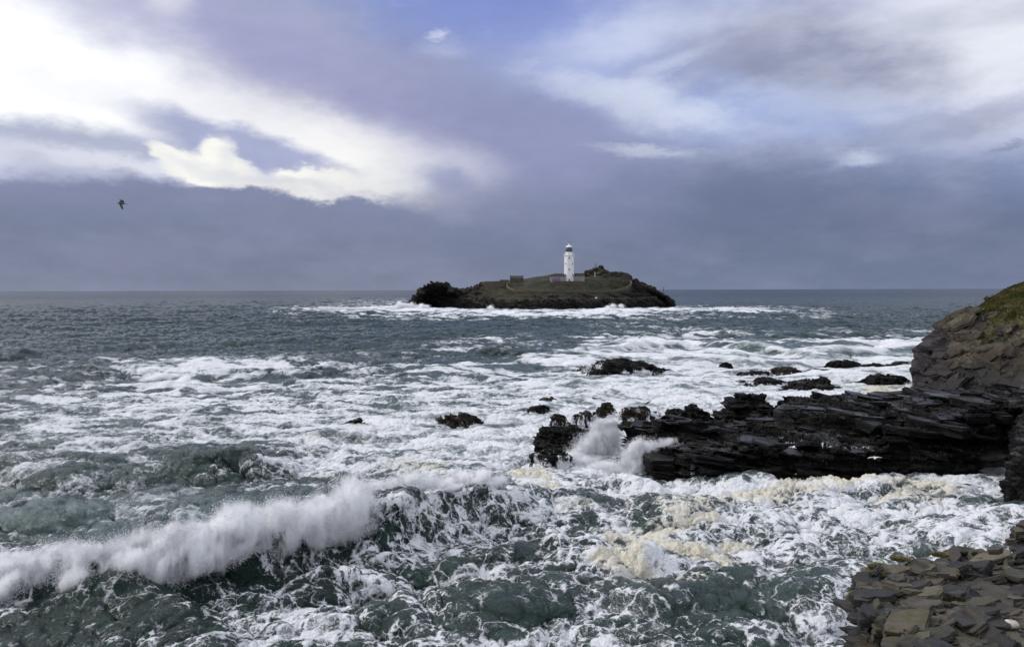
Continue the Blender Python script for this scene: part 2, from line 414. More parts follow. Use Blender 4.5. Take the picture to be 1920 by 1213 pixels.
# hand placed breakers: crest line as pixels + crest height; front / back widths, lean towards the viewer
BREAKERS = [
    # crest [(px, py, height)], front width, back width, lean, trough depth
    ([(-500, 1080, 1.6), (-100, 1068, 1.6), (60, 1062, 1.6), (200, 1056, 1.7), (340, 1040, 1.7), (450, 1012, 1.8), (560, 984, 1.8), (680, 956, 1.9), (780, 930, 2.1), (870, 914, 2.2), (930, 918, 1.8), (985, 935, 1.1), (1040, 955, 0.3), (1100, 960, 0.0)], 1.45, 4.5, .9, 0.5),
    ([(480, 1085, 0.0), (560, 1062, 0.8), (630, 1052, 1.2), (700, 1068, 0.9), (780, 1090, 0.0)], 1.2, 2.2, 0.5, 0.25),
    ([(640, 1035, 0.0), (700, 1018, 1.0), (740, 1022, 0.8), (800, 1030, 0.0)], 1.0, 2.0, 0.4, 0.2),
    ([(1000, 1015, 0.0), (1050, 1005, 0.9), (1140, 1000, 0.9), (1200, 1020, 0.0)], 1.1, 2.2, 0.4, 0.25),
    ([(1100, 905, 0.0), (1160, 880, 1.0), (1210, 890, 1.2), (1260, 915, 0.4), (1300, 930, 0)], 1.3, 2.5, 0.5, 0.3),
    ([(310, 862, 0.0), (380, 842, 1.1), (450, 838, 1.3), (520, 848, 0.8), (600, 865, 0.0)], 2.2, 5.0, 1.0, 0.5),
    ([(1020, 1045, 0.0), (1100, 1050, 0.5), (1200, 1040, 0.7), (1300, 1030, 0.6), (1400, 1030, 0.0)], 1.3, 2.0, 0.4, 0.2),
    ([(1300, 925, 0.0), (1450, 922, 0.3), (1600, 915, 0.8), (1700, 908, 0.9), (1780, 915, 0.4), (1850, 925, 0)], 1.6, 3.0, 0.6, 0.2),
    ([(1720, 1030, 0.0), (1800, 1010, 0.7), (1860, 1000, 0.9), (1920, 990, 0.8), (2000, 980, 0)], 1.2, 2.4, 0.5, 0.2),
    ([(1480, 1130, 0.0), (1540, 1110, 0.5), (1620, 1105, 0.5), (1700, 1100, 0.0)], 1.0, 2.0, 0.3, 0.2),
    ([(-300, 860, 0.4), (0, 858, 0.8), (100, 862, 0.8), (200, 880, 0.0)], 2.4, 5.0, 1.0, 0.4),
    ([(200, 724, 0.0), (290, 708, 1.0), (350, 718, 1.1), (420, 726, 0.0)], 3.0, 6.0, 1.5, 0.5),
    ([(240, 690, 0.0), (320, 682, 1.1), (400, 678, 1.4), (480, 683, 1.2), (560, 688, .9), (640, 680, 1.0), (700, 682, 0.5), (800, 690, 0)], 6.0, 12.0, 2.0, 0.8),
    ([(-300, 660, 1.2), (0, 662, 1.4), (60, 664, 1.4), (140, 670, 0.0)], 6.0, 12.0, 2.0, 0.8),
    ([(860, 660, 0.0), (930, 650, 1.6), (1000, 655, 0.8), (1060, 662, 0.0)], 6.0, 10.0, 2.0, 0.5),
    ([(1050, 668, 0.0), (1120, 650, 1.5), (1200, 640, 1.6), (1290, 636, 1.5), (1360, 645, 1.0), (1500, 655, 1.0), (1620, 655, 0.8), (1700, 660, 0.0)], 5.0, 10.0, 2.0, 0.6),
    ([(600, 592, 0.0), (640, 580, 1.5), (760, 578, 2.4), (900, 585, 2.0), (1050, 589, 2.0), (1200, 585, 1.8), (1350, 583, 1.2), (1470, 583, 0.0)], 14.0, 25.0, 2.0, 0.6),
]
def breaker_fields(x, y):
    """returns height, crest closeness, lean shift and front-face weight"""
    h = np.zeros_like(x); lean = np.zeros_like(x); crest = np.zeros_like(x); face = np.zeros_like(x)
    for pts, wf, wb, ln, tr in BREAKERS:
        P = np.array([at_z(a, b, c) for a, b, c in pts]); A = np.array([c for _, _, c in pts])
        o = np.argsort(P[:, 0]); P = P[o]; A = A[o]
        ampm = A.max()
        sel = (x > P[0, 0]) & (x < P[-1, 0]) & (y > P[:, 1].min() - wf * 4) & (y < P[:, 1].max() + wb * 3)
        if not sel.any(): continue
        xs, ys = x[sel], y[sel]
        wob = fbm2(xs / (wf * 3.0) + 31.0, ys * 0 + pts[0][1] * 0.11, 40, 3) * wf * 1.1
        yc = np.interp(xs, P[:, 0], P[:, 1]) + wob
        am = np.interp(xs, P[:, 0], A)
        am = am * (1 + 0.35 * fbm2(xs / (wf * 2.2), ys / 40 + 3, 77, 3))
        slope = np.gradient(P[:, 1], P[:, 0]).mean()
        d = (yc - ys) / math.hypot(1, slope)
        pf = np.exp(-np.abs(np.clip(d, 0, None) / wf) ** 1.6); pb = np.exp(-np.abs(np.clip(-d, 0, None) / wb) ** 1.3)
        prof = np.where(d > 0, pf, pb)
        trg = np.exp(-((d - wf * 2.1) / (wf * 1.1)) ** 2)
        h[sel] += am * prof - tr * trg * am / max(ampm, .01)
        lean[sel] += ln * am / max(ampm, .01) * prof ** 2 * min(ampm, 2.5) * 0.5
        crest[sel] = np.maximum(crest[sel], np.exp(-(np.clip(np.abs(d) - 0.1 * wf, 0, None) / (wf * 0.45)) ** 2) * np.clip(am / 0.6, 0, 1))
        face[sel] = np.maximum(face[sel], np.exp(-((d - wf * 0.85) / (wf * 0.75)) ** 2) * np.clip(am / 0.9, 0, 1))
    return h, crest, lean, face

# foam cover and aerated-water maps: soft control points (px, py on the calm surface) carried to the water plane
FOAM_PTS = []
def _fp(rows):
    for py, vals in rows:
        for px, f, m in vals: FOAM_PTS.append((px, py, f, m))
_fp([
 (552, [(-100, .02, 0), (400, .02, 0), (900, .02, 0), (1400, .02, 0), (1900, .03, 0)]),
 (572, [(-100, .03, 0), (300, .05, 0), (560, .05, 0), (760, .25, .1), (1300, .05, 0), (1450, .05, 0), (1900, .04, 0)]),
 (583, [(-100, .02, 0), (500, .05, 0), (620, .85, .3), (700, .95, .4), (800, 1., .6), (900, 1., .6), (1000, 1., .6), (1100, 1., .6), (1200, 1., .6), (1280, .9, .4), (1400, .7, .3), (1470, .3, .1), (1560, .08, 0), (1900, .05, 0)]),
 (592, [(-100, .02, 0), (500, .02, 0), (640, .2, 0), (800, .45, .2), (900, .7, .3), (1050, .6, .3), (1200, .5, .3), (1400, .15, .1), (1900, .04, 0)]),
 (605, [(-100, .02, 0), (300, .03, 0), (600, .03, 0), (900, .04, 0), (1150, .10, 0), (1400, .04, 0), (1700, .05, 0), (1950, .05, 0)]),
 (625, [(-100, .03, 0), (300, .04, 0), (600, .05, 0), (900, .05, 0), (1100, .07, 0.1), (1290, .25, 0.2), (1500, .1, 0.1), (1700, .12, 0.1), (1950, .1, 0.1)]),
 (645, [(-100, .03, 0), (300, .04, 0), (600, .05, 0), (780, .06, 0), (930, .35, .1), (1040, .12, .2), (1120, .6, .5), (1200, .7, .5), (1300, .65, .5), (1400, .6, .5), (1550, .6, .5), (1700, .6, .5), (1950, .5, .5)]),
 (668, [(-100, .08, 0), (100, .06, 0), (250, .07, 0), (400, .08, 0), (600, .10, .1), (780, .12, .1), (900, .22, .2), (1000, .18, .3), (1080, .75, .6), (1200, .85, .7), (1400, .82, .7), (1600, .85, .8), (1720, .85, .7), (1950, .8, .7)]),
 (695, [(-100, .12, 0), (60, .15, 0), (180, .12, 0), (270, .55, .3), (350, .8, .5), (450, .6, .4), (520, .42, .3), (620, .30, .3), (720, .35, .3), (850, .48, .4), (1000, .70, .5), (1150, .92, .8), (1350, .97, .9), (1600, .97, .9), (1950, .95, .9)]),
 (725, [(-100, .20, .2), (60, .22, .3), (160, .32, .3), (240, .55, .5), (330, .95, .7), (420, .72, .6), (520, .45, .5), (640, .50, .5), (760, .58, .6), (900, .72, .7), (1050, .88, .8), (1250, .97, .9), (1500, .98, .9), (1950, .98, .9)]),
 (755, [(-100, .50, .5), (60, .52, .6), (200, .66, .7), (330, .72, .7), (420, .55, .6), (520, .55, .6), (640, .50, .6), (760, .68, .7), (880, .72, .7), (1000, .88, .8), (1200, .97, .9), (1500, .98, .9), (1950, .98, .9)]),
 (790, [(-100, .72, .6), (60, .75, .7), (200, .80, .8), (330, .78, .8), (450, .84, .8), (600, .88, .8), (760, .90, .8), (900, .95, .9), (1060, .98, .9), (1250, .98, .9), (1500, .98, .9)]),
 (825, [(-100, .62, .6), (60, .66, .6), (200, .74, .7), (330, .60, .7), (450, .78, .8), (600, .86, .8), (760, .90, .8), (900, .92, .9), (1060, .96, .9), (1250, .98, .9)]),
 (858, [(-100, .50, .4), (60, .60, .5), (200, .52, .6), (330, .22, .3), (450, .20, .3), (560, .52, .5), (680, .66, .6), (800, .80, .8), (900, .88, .9), (1000, .92, .9), (1120, .92, .9), (1230, .85, .8)]),
 (890, [(-100, .40, .3), (60, .45, .4), (200, .30, .5), (330, .26, .5), (450, .28, .5), (560, .34, .5), (680, .60, .6), (800, .82, .7), (900, .86, .8), (1000, .84, .7), (1100, .72, .5), (1200, .50, .3), (1300, .45, .3), (1500, .55, .4), (1700, .78, .7), (1850, .85, .8)]),
 (925, [(-100, .30, .6), (60, .32, .7), (200, .32, .8), (330, .32, .8), (450, .32, .7), (560, .40, .7), (680, .55, .6), (800, .55, .6), (900, .60, .5), (1000, .62, .4), (1080, .60, .4), (1170, .60, .3), (1260, .75, .4), (1350, .85, .5), (1500, .88, .6), (1700, .88, .7), (1850, .75, .6)]),
 (965, [(-100, .30, .8), (60, .32, .9), (200, .40, .9), (330, .45, .9), (450, .55, .9), (560, .5, .8), (680, .40, .3), (760, .34, .15), (850, .34, .15), (930, .45, .15), (1000, .52, .2), (1100, .52, .2), (1200, .72, .3), (1300, .72, .4), (1400, .70, .5), (1550, .75, .5), (1700, .72, .5), (1850, .55, .5)]),
 (1005, [(-100, .30, .8), (60, .32, .9), (200, .40, .9), (330, .5, .8), (450, .5, .6), (600, .35, .1), (760, .42, .1), (850, .40, .1), (950, .46, .1), (1050, .45, .15), (1150, .50, .2), (1230, .72, .4), (1330, .62, .3), (1450, .66, .5), (1600, .66, .5), (1750, .55, .5), (1860, .65, .5)]),
 (1045, [(-100, .5, .5), (200, .5, .5), (340, .4, .2), (450, .25, .05), (600, .30, .05), (760, .42, .1), (850, .45, .1), (950, .48, .1), (1050, .50, .2), (1150, .72, .3), (1250, .85, .4), (1330, .75, .3), (1450, .60, .5), (1600, .50, .5), (1750, .62, .6), (1860, .85, .6)]),
 (1090, [(-100, .3, .1), (200, .3, .1), (400, .26, .03), (520, .34, .05), (640, .46, .1), (760, .45, .15), (850, .45, .15), (950, .50, .2), (1050, .55, .3), (1120, .75, .3), (1200, .62, .2), (1290, .70, .2), (1370, .45, .3), (1480, .30, .4), (1600, .50, .5)]),
 (1130, [(-100, .32, .03), (100, .34, .03), (250, .34, .03), (400, .34, .03), (520, .34, .05), (640, .44, .1), (760, .45, .15), (900, .42, .2), (1050, .36, .2), (1200, .34, .3), (1330, .32, .3), (1450, .30, .4), (1600, .45, .4)]),
 (1165, [(-100, .38, .03), (100, .38, .03), (250, .38, .03), (400, .40, .05), (520, .46, .1), (640, .48, .1), (760, .50, .2), (900, .50, .3), (1050, .36, .3), (1200, .32, .3), (1330, .28, .3), (1450, .34, .4), (1600, .60, .5)]),
 (1210, [(-100, .36, .03), (100, .36, .03), (250, .38, .03), (400, .44, .1), (520, .48, .1), (640, .46, .1), (760, .40, .2), (900, .40, .3), (1050, .38, .3), (1200, .36, .3), (1330, .34, .3), (1450, .36, .3), (1600, .55, .4)]),
 (1400, [(-100, .35, .05), (400, .4, .1), (900, .4, .2), (1400, .4, .3), (1900, .4, .3)]),
])
# cream coloured spume rafts: (px, py, rx, ry, strength)
CREAM = [(1440, 940, 110, 12, 1), (1330, 952, 70, 20, 1), (1280, 975, 70, 25, 1.0), (1250, 1005, 70, 20, .8), (1560, 928, 120, 10, .9), (1640, 925, 80, 14, 1), (1720, 930, 70, 22, 1.1), (1740, 950, 40, 10, .8),
         (1270, 1045, 80, 16, 1), (1330, 1055, 60, 14, .9), (1180, 1030, 60, 12, .8), (1150, 1062, 45, 16, 1), (1200, 1085, 60, 14, .9), (1300, 1098, 60, 16, .9), (1360, 1030, 60, 10, .7), (1060, 915, 50, 8, .8), (1010, 882, 50, 16, .8), (980, 890, 40, 12, .7),
         (790, 870, 90, 14, .5), (650, 820, 120, 10, .3), (930, 1130, 60, 12, .7), (940, 1105, 30, 12, .6), (1100, 960, 60, 10, .4), (1450, 1065, 60, 12, .5), (1660, 733, 70, 6, .9), (1500, 1010, 60, 8, .3), (1040, 940, 90, 9, .5)]

def foam_maps(px, py):
    P = np.array(FOAM_PTS)
    # rows at fixed heights: interpolate along x inside each row, then between rows
    ys = np.unique(P[:, 1])
    Fr, Mr = [], []
    for yv in ys:
        r = P[P[:, 1] == yv]; o = np.argsort(r[:, 0]); r = r[o]
        Fr.append(lambda q, r=r: np.interp(q, r[:, 0], r[:, 2])); Mr.append(lambda q, r=r: np.interp(q, r[:, 0], r[:, 3]))
    f = np.zeros_like(px); m = np.zeros_like(px)
    j = np.clip(np.searchsorted(ys, py) - 1, 0, len(ys) - 2)
    t = np.clip((py - ys[j]) / (ys[j + 1] - ys[j]), 0, 1); t = t * t * (3 - 2 * t)
    for k in range(len(ys) - 1):
        s = j == k
        if not s.any(): continue
        q = px[s]; tt = t[s]
        f[s] = Fr[k](q) * (1 - tt) + Fr[k + 1](q) * tt
        m[s] = Mr[k](q) * (1 - tt) + Mr[k + 1](q) * tt
    c = np.zeros_like(px)
    for (cx, cy, rx, ry, v) in CREAM:
        c = np.maximum(c, v * np.exp(-(((px - cx) / rx) ** 2 + ((py - cy) / ry) ** 2) ** 1.2))
    return f, m, c

def rank01(p, sub=8):
    """make a noise field uniform in 0..1 so that 'cover' is the share of foam"""
    s = np.sort(p.ravel()[::sub])
    return np.interp(p, s, np.linspace(0, 1, len(s))).astype(np.float32)

def make_sea():
    # rows by distance
    ds = []; d = 12.0
    while d < 40000:
        ds.append(d)
        if d < 100: s = 0.072 + max(0, d - 45) * 0.0022
        elif d < 300: s = 0.19 + (d - 100) * 0.0030
        elif d < 700: s = 0.8 + (d - 300) * 0.004
        else: s = 2.4 + (d - 700) * 0.02
        d += s
    ds = np.array(ds); ds = np.append(ds, 60000.0)
    nu = 1500
    # slightly denser inside the picture
    a = np.linspace(-1, 1, nu); tx = 0.72 * a + 0.30 * a ** 5
    D, TX = np.meshgrid(ds, tx, indexing='ij')
    X0 = TX * D; Y0 = D.copy()
    rng_ = np.hypot(X0, Y0)
    print('sea grid', D.shape)
    def fade(a, b): return 1 - sstep(D, a, b)
    h, crest, lean, face = breaker_fields(X0, Y0)
    px, py = proj(X0, Y0, np.zeros_like(X0))
    wx = fbm2(X0 / 9, Y0 / 9, 21, 3); wy = fbm2(X0 / 9 + 50, Y0 / 9 + 9, 22, 3)
    sc = D * 0.05
    cover, milk, cream = foam_maps(px + wx * 40 , py + wy * np.clip((py - 543) * 0.045, 0.5, 14))
    inshore = sstep(py, 640, 760)
    # displacement
    dx = np.zeros_like(X0); dy = np.zeros_like(X0)
    Jm = samp(T_md, 'J', X0 * 0.98 + Y0 * 0.2, Y0 * 0.98 - X0 * 0.2); Js = samp(T_sm, 'J', X0, Y0)
    for T, A, c_, s_, f in ((T_sw, A_SW, 1.0, 0.0, fade(6000, 20000) * (1 - 0.6 * inshore)),
                            (T_md, A_MD, .98, .2, fade(1500, 5000) * (1 - 0.55 * inshore * sstep(D, 50, 75))),
                            (T_sm, A_SM, 1.0, 0.0, fade(350, 900) * (1 - 0.55 * sstep(D, 50, 75) * sstep(cover, .3, .6))),
                            (T_xs, A_XS, .8, .6, fade(70, 180))):
        x, y = X0 * c_ + Y0 * s_, Y0 * c_ - X0 * s_
        a_ = A * f
        h += samp(T, 'h', x, y) * a_
        ddx, ddy = samp(T, 'dx', x, y) * a_, samp(T, 'dy', x, y) * a_
        dx += ddx * c_ - ddy * s_; dy += ddy * c_ + ddx * s_
    # jumbled near-shore chop: billowy peaks
    nb = 1 - np.sqrt(fbm2(X0 / 4.4 + wx, Y0 / 2.6 + wy, 61, 2) ** 2 + 0.006) * 2.2
    nb2 = 1 - np.sqrt(perlin2(X0 / 1.7 + wx * 2, Y0 / 1.1 + wy * 2, 64) ** 2 + 0.004) * 1.6
    near = sstep(py, 800, 920)
    h += near * (0.10 * (nb - 0.55) * (1 - 0.6 * face) + 0.05 * (nb2 - .6) * fade(60, 140))
    # foam pattern: lacy warped filaments
    q1 = fbm2(X0 / 6.0 + wx * 1.3, Y0 / 3.2 + wy * 1.3, 31, 5, 0.55)
    wx2 = fbm2(X0 / 1.6, Y0 / 1.6, 33, 3); wy2 = fbm2(X0 / 1.6 + 7, Y0 / 1.6 + 3, 34, 3)
    r1 = 1 - np.abs(perlin2(X0 / 1.3 + wx2 * 1.1 + wx * 2, Y0 / .85 + wy2 * 1.1 + wy * 2, 35)) * 2.6
    r2 = 1 - np.abs(perlin2(X0 / .55 + wx2 * 1.6 + 3, Y0 / .4 + wy2 * 1.6, 36)) * 2.6
    r3 = 1 - np.abs(perlin2(X0 / .33 + wx2 * 2.5 + 3, Y0 / .22 + wy2 * 2.5, 37)) * 2.6
    fr1, fr2, fr3 = fade(200, 400), fade(90, 180), fade(45, 90)
    lace = sstep(py, 930, 1010) * (1 - 0.6 * sstep(px, 1150, 1300) * (1 - sstep(py, 1040, 1080)))
    cellpat = 0
    pat = q1 * (1.9 - 0.8 * lace) + r1 * (0.30 + 0.1 * lace) * fr1 + r2 * 0.22 * fr2 + r3 * 0.12 * fr3
    # streaks drawn out along the crests for the far part
    q2 = fbm2(X0 / 26 + wx * 0.5, Y0 / 7 + wy * 0.5, 38, 5, 0.6)
    ff = sstep(D, 90, 200)
    pat = pat * (1 - ff) + (q2 * 2.3 + q1 * 0.5 + r1 * 0.1 * fr1) * ff
    zone = sstep(D, 60, 260)
    pr = np.empty_like(pat, dtype=np.float32)
    # ranks in distance bands so that the cover stays true everywhere
    prev = 0
    for b in (30, 55, 100, 200, 500, 1500, 70000):
        e = np.searchsorted(ds, b)
        if e - prev > 2: pr[prev:e] = rank01(pat[prev:e])
        prev = e
    # crests carry foam, troughs and faces less
    cov = cover - 0.10 * Jm * (0.2 + near) * (1 - ff) + 0.0
    cov = cov + 0.45 * crest * sstep(cover, 0.22, 0.5) - 0.12 * face * sstep(-cover, -0.75, -0.4)
    cov = cov - 0.13 * sstep(-px, -620, -300) * sstep(py, 725, 790) * (1 - sstep(py, 920, 960)) + 0.06 * sstep(px, 900, 1100) * sstep(py, 740, 790) * (1 - sstep(py, 900, 940))
    cov = cov * 0.94 - 0.02 - 0.07 * sstep(py, 930, 1010) * (1 - 0.6 * sstep(px, 1150, 1400))
    pk = 0.68 + 0.67 * sstep(D, 42, 110)
    foam = np.clip(0.5 + (cov - 0.5) * 1.0 + (pr - 0.5) * pk, 0, 1) * sstep(cov, 0.0, 0.12)
    foam = np.maximum(foam, (0.13 + 0.26 * (pr - .5)) * sstep(py, 905, 1000))
    # white caps offshore
    Jc = Jm * 0.75 + Js * 0.35 * fade(300, 800)
    caps = sstep(-Jc + 0.7 * wx, 2.0, 2.7) * sstep(D, 120, 200) * (1 - 0.3 * sstep(D, 3000, 9000))
    foam = np.maximum(foam, caps * 0.85)
    # thick froth gets its own lumps
    lump = np.abs(fbm2(X0 / .55, Y0 / .5, 51, 4, 0.6))
    cr = sstep(cream + 0.45 * (pr - 0.5) + 0.5 * wx2 * 0.5, 0.22, 0.72) * (0.35 + 0.65 * foam)
    foam = np.maximum(foam, cr * sstep(pr, 0.12, 0.3))
    h += (lump * 0.34 * cr + lump * 0.08 * foam) * fade(55, 100) + lump * .1 * cr * fade(120, 300)
    milk = np.clip(milk * (1 + 0.5 * q1) - 0.25 * face, 0, 1)
    milk = np.maximum(milk, 0.55 * crest * sstep(py, 890, 920) * sstep(-py, -1010, -990) * sstep(px, 720, 800))
    dy -= lean
    # keep the sheet from folding
    V = np.stack([X0 + dx, Y0 + dy, h], -1).reshape(-1, 3)
    F = grid_faces(*D.shape)
    thin = sstep(pr, 1 - cov - 0.45, 1 - cov + 0.10) * sstep(cov, 0.05, 0.3)
    return V, F, D.shape, dict(foam=foam, milk=milk, cream=cr, thin=thin)

def water_material():
    m = bpy.data.materials.new('sea_water'); m.use_nodes = True
    nt = m.node_tree; nt.nodes.clear(); g = G(nt)
    geo = g.n('ShaderNodeNewGeometry'); pos = geo.outputs['Position']
    foam, milk, cream, thin = (g.attr(k) for k in ('foam', 'milk', 'cream', 'thin'))
    dist = g.vmath('LENGTH', pos, out=1)
    nearf = g.rng(dist, 40, 140, 1, 0)
    nz = g.noise(pos, 7.0, 5, 0.65)
    nz2 = g.noise(g.mapping(pos, scale=(0.5, 1.0, 1.0)), 1.2, 6, 0.62)
    def ctr(v, k): return g.math('MULTIPLY', g.math('SUBTRACT', v, 0.5), k)
    wv = g.vmath('SCALE', g.vmath('SUBTRACT', g.noise(pos, 0.9, 4, 0.6, out=1), (.5, .5, .5)), 1.5)
    wv2 = g.vmath('SCALE', g.vmath('SUBTRACT', g.noise(pos, 3.2, 4, 0.6, out=1), (.5, .5, .5)), .55)
    pw = g.vmath('MULTIPLY', g.vmath('ADD', g.vmath('ADD', pos, wv), wv2), (0.8, 1.0, 0.3))
    def vor(scale, vec):
        v = g.n('ShaderNodeTexVoronoi', feature='DISTANCE_TO_EDGE'); g.l(vec, v.inputs['Vector']); v.inputs['Scale'].default_value = scale
        return v.outputs[0]
    e1 = g.math('SUBTRACT', 1.0, g.math('MULTIPLY', vor(0.95, pw), 4.2), clamp=True)
    e2 = g.math('SUBTRACT', 1.0, g.math('MULTIPLY', vor(2.3, pw), 4.2), clamp=True)
    e3 = g.math('SUBTRACT', 1.0, g.math('MULTIPLY', vor(5.6, g.vmath('ADD', g.vmath('MULTIPLY', pos, (.8, 1., .5)), wv2)), 4.2), clamp=True)
    lace = g.math('MAXIMUM', g.math('POWER', e1, 2.0), g.math('MAXIMUM', g.math('MULTIPLY', g.math('POWER', e2, 2.0), .8), g.math('MULTIPLY', g.math('POWER', e3, 2.0), g.rng(dist, 35, 80, .55, .1))))
    strk = g.noise(g.mapping(pos, rot=(0, 0, rad(8)), scale=(0.16, 0.8, 0.5)), 1.0, 8, 0.68)
    strk2 = g.noise(g.mapping(pos, rot=(0, 0, rad(-14)), scale=(0.05, 0.35, 0.3)), 1.0, 8, 0.66)
    v = g.math('ADD', foam, g.math('MULTIPLY', g.math('SUBTRACT', lace, .34), g.math('MULTIPLY', g.rng(dist, 45, 130, .95, .12), g.math('MULTIPLY', g.rng(milk, .5, 1.0, 1.0, .35), g.rng(foam, .42, .85, 1.0, .40)))))
    v = g.math('ADD', v, ctr(nz, .34)); v = g.math('ADD', v, ctr(nz2, .36))
    v = g.math('ADD', v, g.math('MULTIPLY', ctr(strk, 1.0), g.rng(dist, 45, 110, .15, 1.5)))
    v = g.math('ADD', v, g.math('MULTIPLY', ctr(strk2, 1.0), g.rng(dist, 90, 300, .1, 1.6)))
    f = g.rng(v, g.rng(dist, 40, 100, .36, .20), g.rng(dist, 40, 100, .84, 1.12))
    f = g.math('MULTIPLY', f, g.rng(foam, 0.02, 0.22))
    fine = g.math('ADD', ctr(nz, .6), ctr(strk, .9))
    th = g.math('MULTIPLY', g.rng(g.math('ADD', thin, g.math('MULTIPLY', fine, 1.5)), 0.30, 1.05), g.rng(dist, 45, 90, 0.13, .6))
    deep = g.mix(g.rng(nz2, 0.35, 0.65), (0.004, 0.016, 0.012, 1), (0.013, 0.036, 0.027, 1))
    offs = g.mix(g.rng(dist, 60, 200), deep, (0.011, 0.032, 0.034, 1))
    offs = g.mix(g.rng(dist, 300, 1500), offs, (0.018, 0.034, 0.045, 1))
    wat = g.mix(g.math('MULTIPLY', g.math('POWER', milk, 1.35), g.rng(g.math('ADD', strk, ctr(nz2, .6)), .32, .68, .35, 1.0)), offs, (0.150, 0.200, 0.190, 1))
    wat = g.mix(th, wat, (0.30, 0.345, 0.335, 1))
    white = g.mix(g.rng(nz, 0.3, 0.7), (0.76, 0.78, 0.80, 1), (0.89, 0.90, 0.92, 1))
    crm = g.mix(g.rng(nz, 0.35, 0.65), (0.66, 0.61, 0.47, 1), (0.84, 0.80, 0.68, 1))
    fcol = g.mix(cream, white, crm)
    base = g.mix(f, wat, fcol)
    b = g.n('ShaderNodeBsdfPrincipled')
    g.l(base, b.inputs['Base Color'])
    fr = g.math('MAXIMUM', f, g.math('MULTIPLY', th, 0.6))
    g.l(g.mixf(fr, g.rng(dist, 60, 1200, 0.07, 0.22), 0.85), b.inputs['Roughness'])
    b.inputs['IOR'].default_value = 1.333
    g.l(g.mixf(fr, g.math('SUBTRACT', g.rng(dist, 90, 450, 0.5, 0.16), g.rng(dist, 500, 2000, 0, .12)), 0.08), b.inputs['Specular IOR Level'])
    # ripples
    rp = g.noise(g.mapping(pos, scale=(0.8, 1.3, 1.0)), 3.0, 7, 0.66)
    rp2 = g.noise(g.mapping(pos, scale=(0.7, 1.2, 1.0)), 0.55, 5, 0.6)
    rp3 = g.noise(g.mapping(pos, scale=(0.8, 1.2, 1.0)), 9.0, 4, 0.6)
    rip = g.math('ADD', g.math('ADD', g.math('MULTIPLY', rp, 0.26), g.math('MULTIPLY', rp3, 0.055)), g.math('MULTIPLY', rp2, g.rng(dist, 60, 250, 0.10, 0.55)))
    hgt = g.math('ADD', rip, g.math('MULTIPLY', f, g.math('ADD', 0.05, g.math('MULTIPLY', nz, 0.16))))
    bm = g.n('ShaderNodeBump'); g.l(hgt, bm.inputs['Height']); bm.inputs['Strength'].default_value = 0.9; bm.inputs['Distance'].default_value = 1.0
    g.l(bm.outputs[0], b.inputs['Normal'])
    out = g.n('ShaderNodeOutputMaterial'); g.l(b.outputs[0], out.inputs[0])
    return m
_V, _F, SEA_SHAPE, _at = make_sea()
sea = mesh_np('sea', _V, _F, water_material(), attrs=_at, smooth=True)
tagobj(sea, 'stormy grey green sea streaked with white foam', 'sea', kind='structure')
SEA_GRID = _V.reshape(SEA_SHAPE[0], SEA_SHAPE[1], 3)
del _F, _at

def crest_at(px, dmin, dmax):
    G_ = SEA_GRID; r = (G_[:, 700, 1] > dmin * .9) & (G_[:, 700, 1] < dmax * 1.1)
    S = G_[r]; qx, qy = proj(S[..., 0], S[..., 1], S[..., 2])
    m = (np.abs(qx - px) < 8) & (S[..., 1] > dmin) & (S[..., 1] < dmax)
    P = S[m]
    if len(P) == 0: return at_d(px, 1000, .5 * (dmin + dmax))
    return P[np.argmax(P[:, 2])]
# ------------------------------------------------------------------ rock helpers
def strata_disp(P, seed, amp, thick, tilt=(0.12, 0.05, 1.0), block=2.6, warp=0.4):
    """stepped layers broken into blocks: a piecewise constant outward offset"""
    n = np.array(tilt, dtype=float); n /= np.linalg.norm(n)
    a = np.cross(n, (0, 1, 0)); a /= np.linalg.norm(a); b = np.cross(n, a)
    x, y, z = P[..., 0], P[..., 1], P[..., 2]
    w = fbm3(x / (thick * 9), y / (thick * 9), z / (thick * 5), seed + 3, 3) * thick * 2.2 * warp * 2
    s = (P @ n + w) / thick
    # uneven layer thickness
    s = s + 0.33 * np.sin(s * 1.7 + seed)
    li = np.floor(s)
    off = rnd(li, li * 0 + 5, seed + 1) * block * thick
    u = np.floor((P @ a + off + w * 2) / (block * thick)); v = np.floor((P @ b + off * 1.7) / (block * thick * 1.4))
    r1 = rnd(li, li * 0, seed + 2); r2 = rnd(li * 31 + u, v, seed + 4)
    fr = s - li
    groove = np.exp(-(np.minimum(fr, 1 - fr) / 0.10) ** 2)
    return amp * ((r1 - 0.5) * 1.0 + (r2 - 0.5) * 0.9 - groove * 0.35)
def grid_normals(P):
    du = np.gradient(P, axis=1); dv = np.gradient(P, axis=0)
    n = np.cross(du, dv); n /= (np.linalg.norm(n, axis=-1, keepdims=True) + 1e-9)
    return n
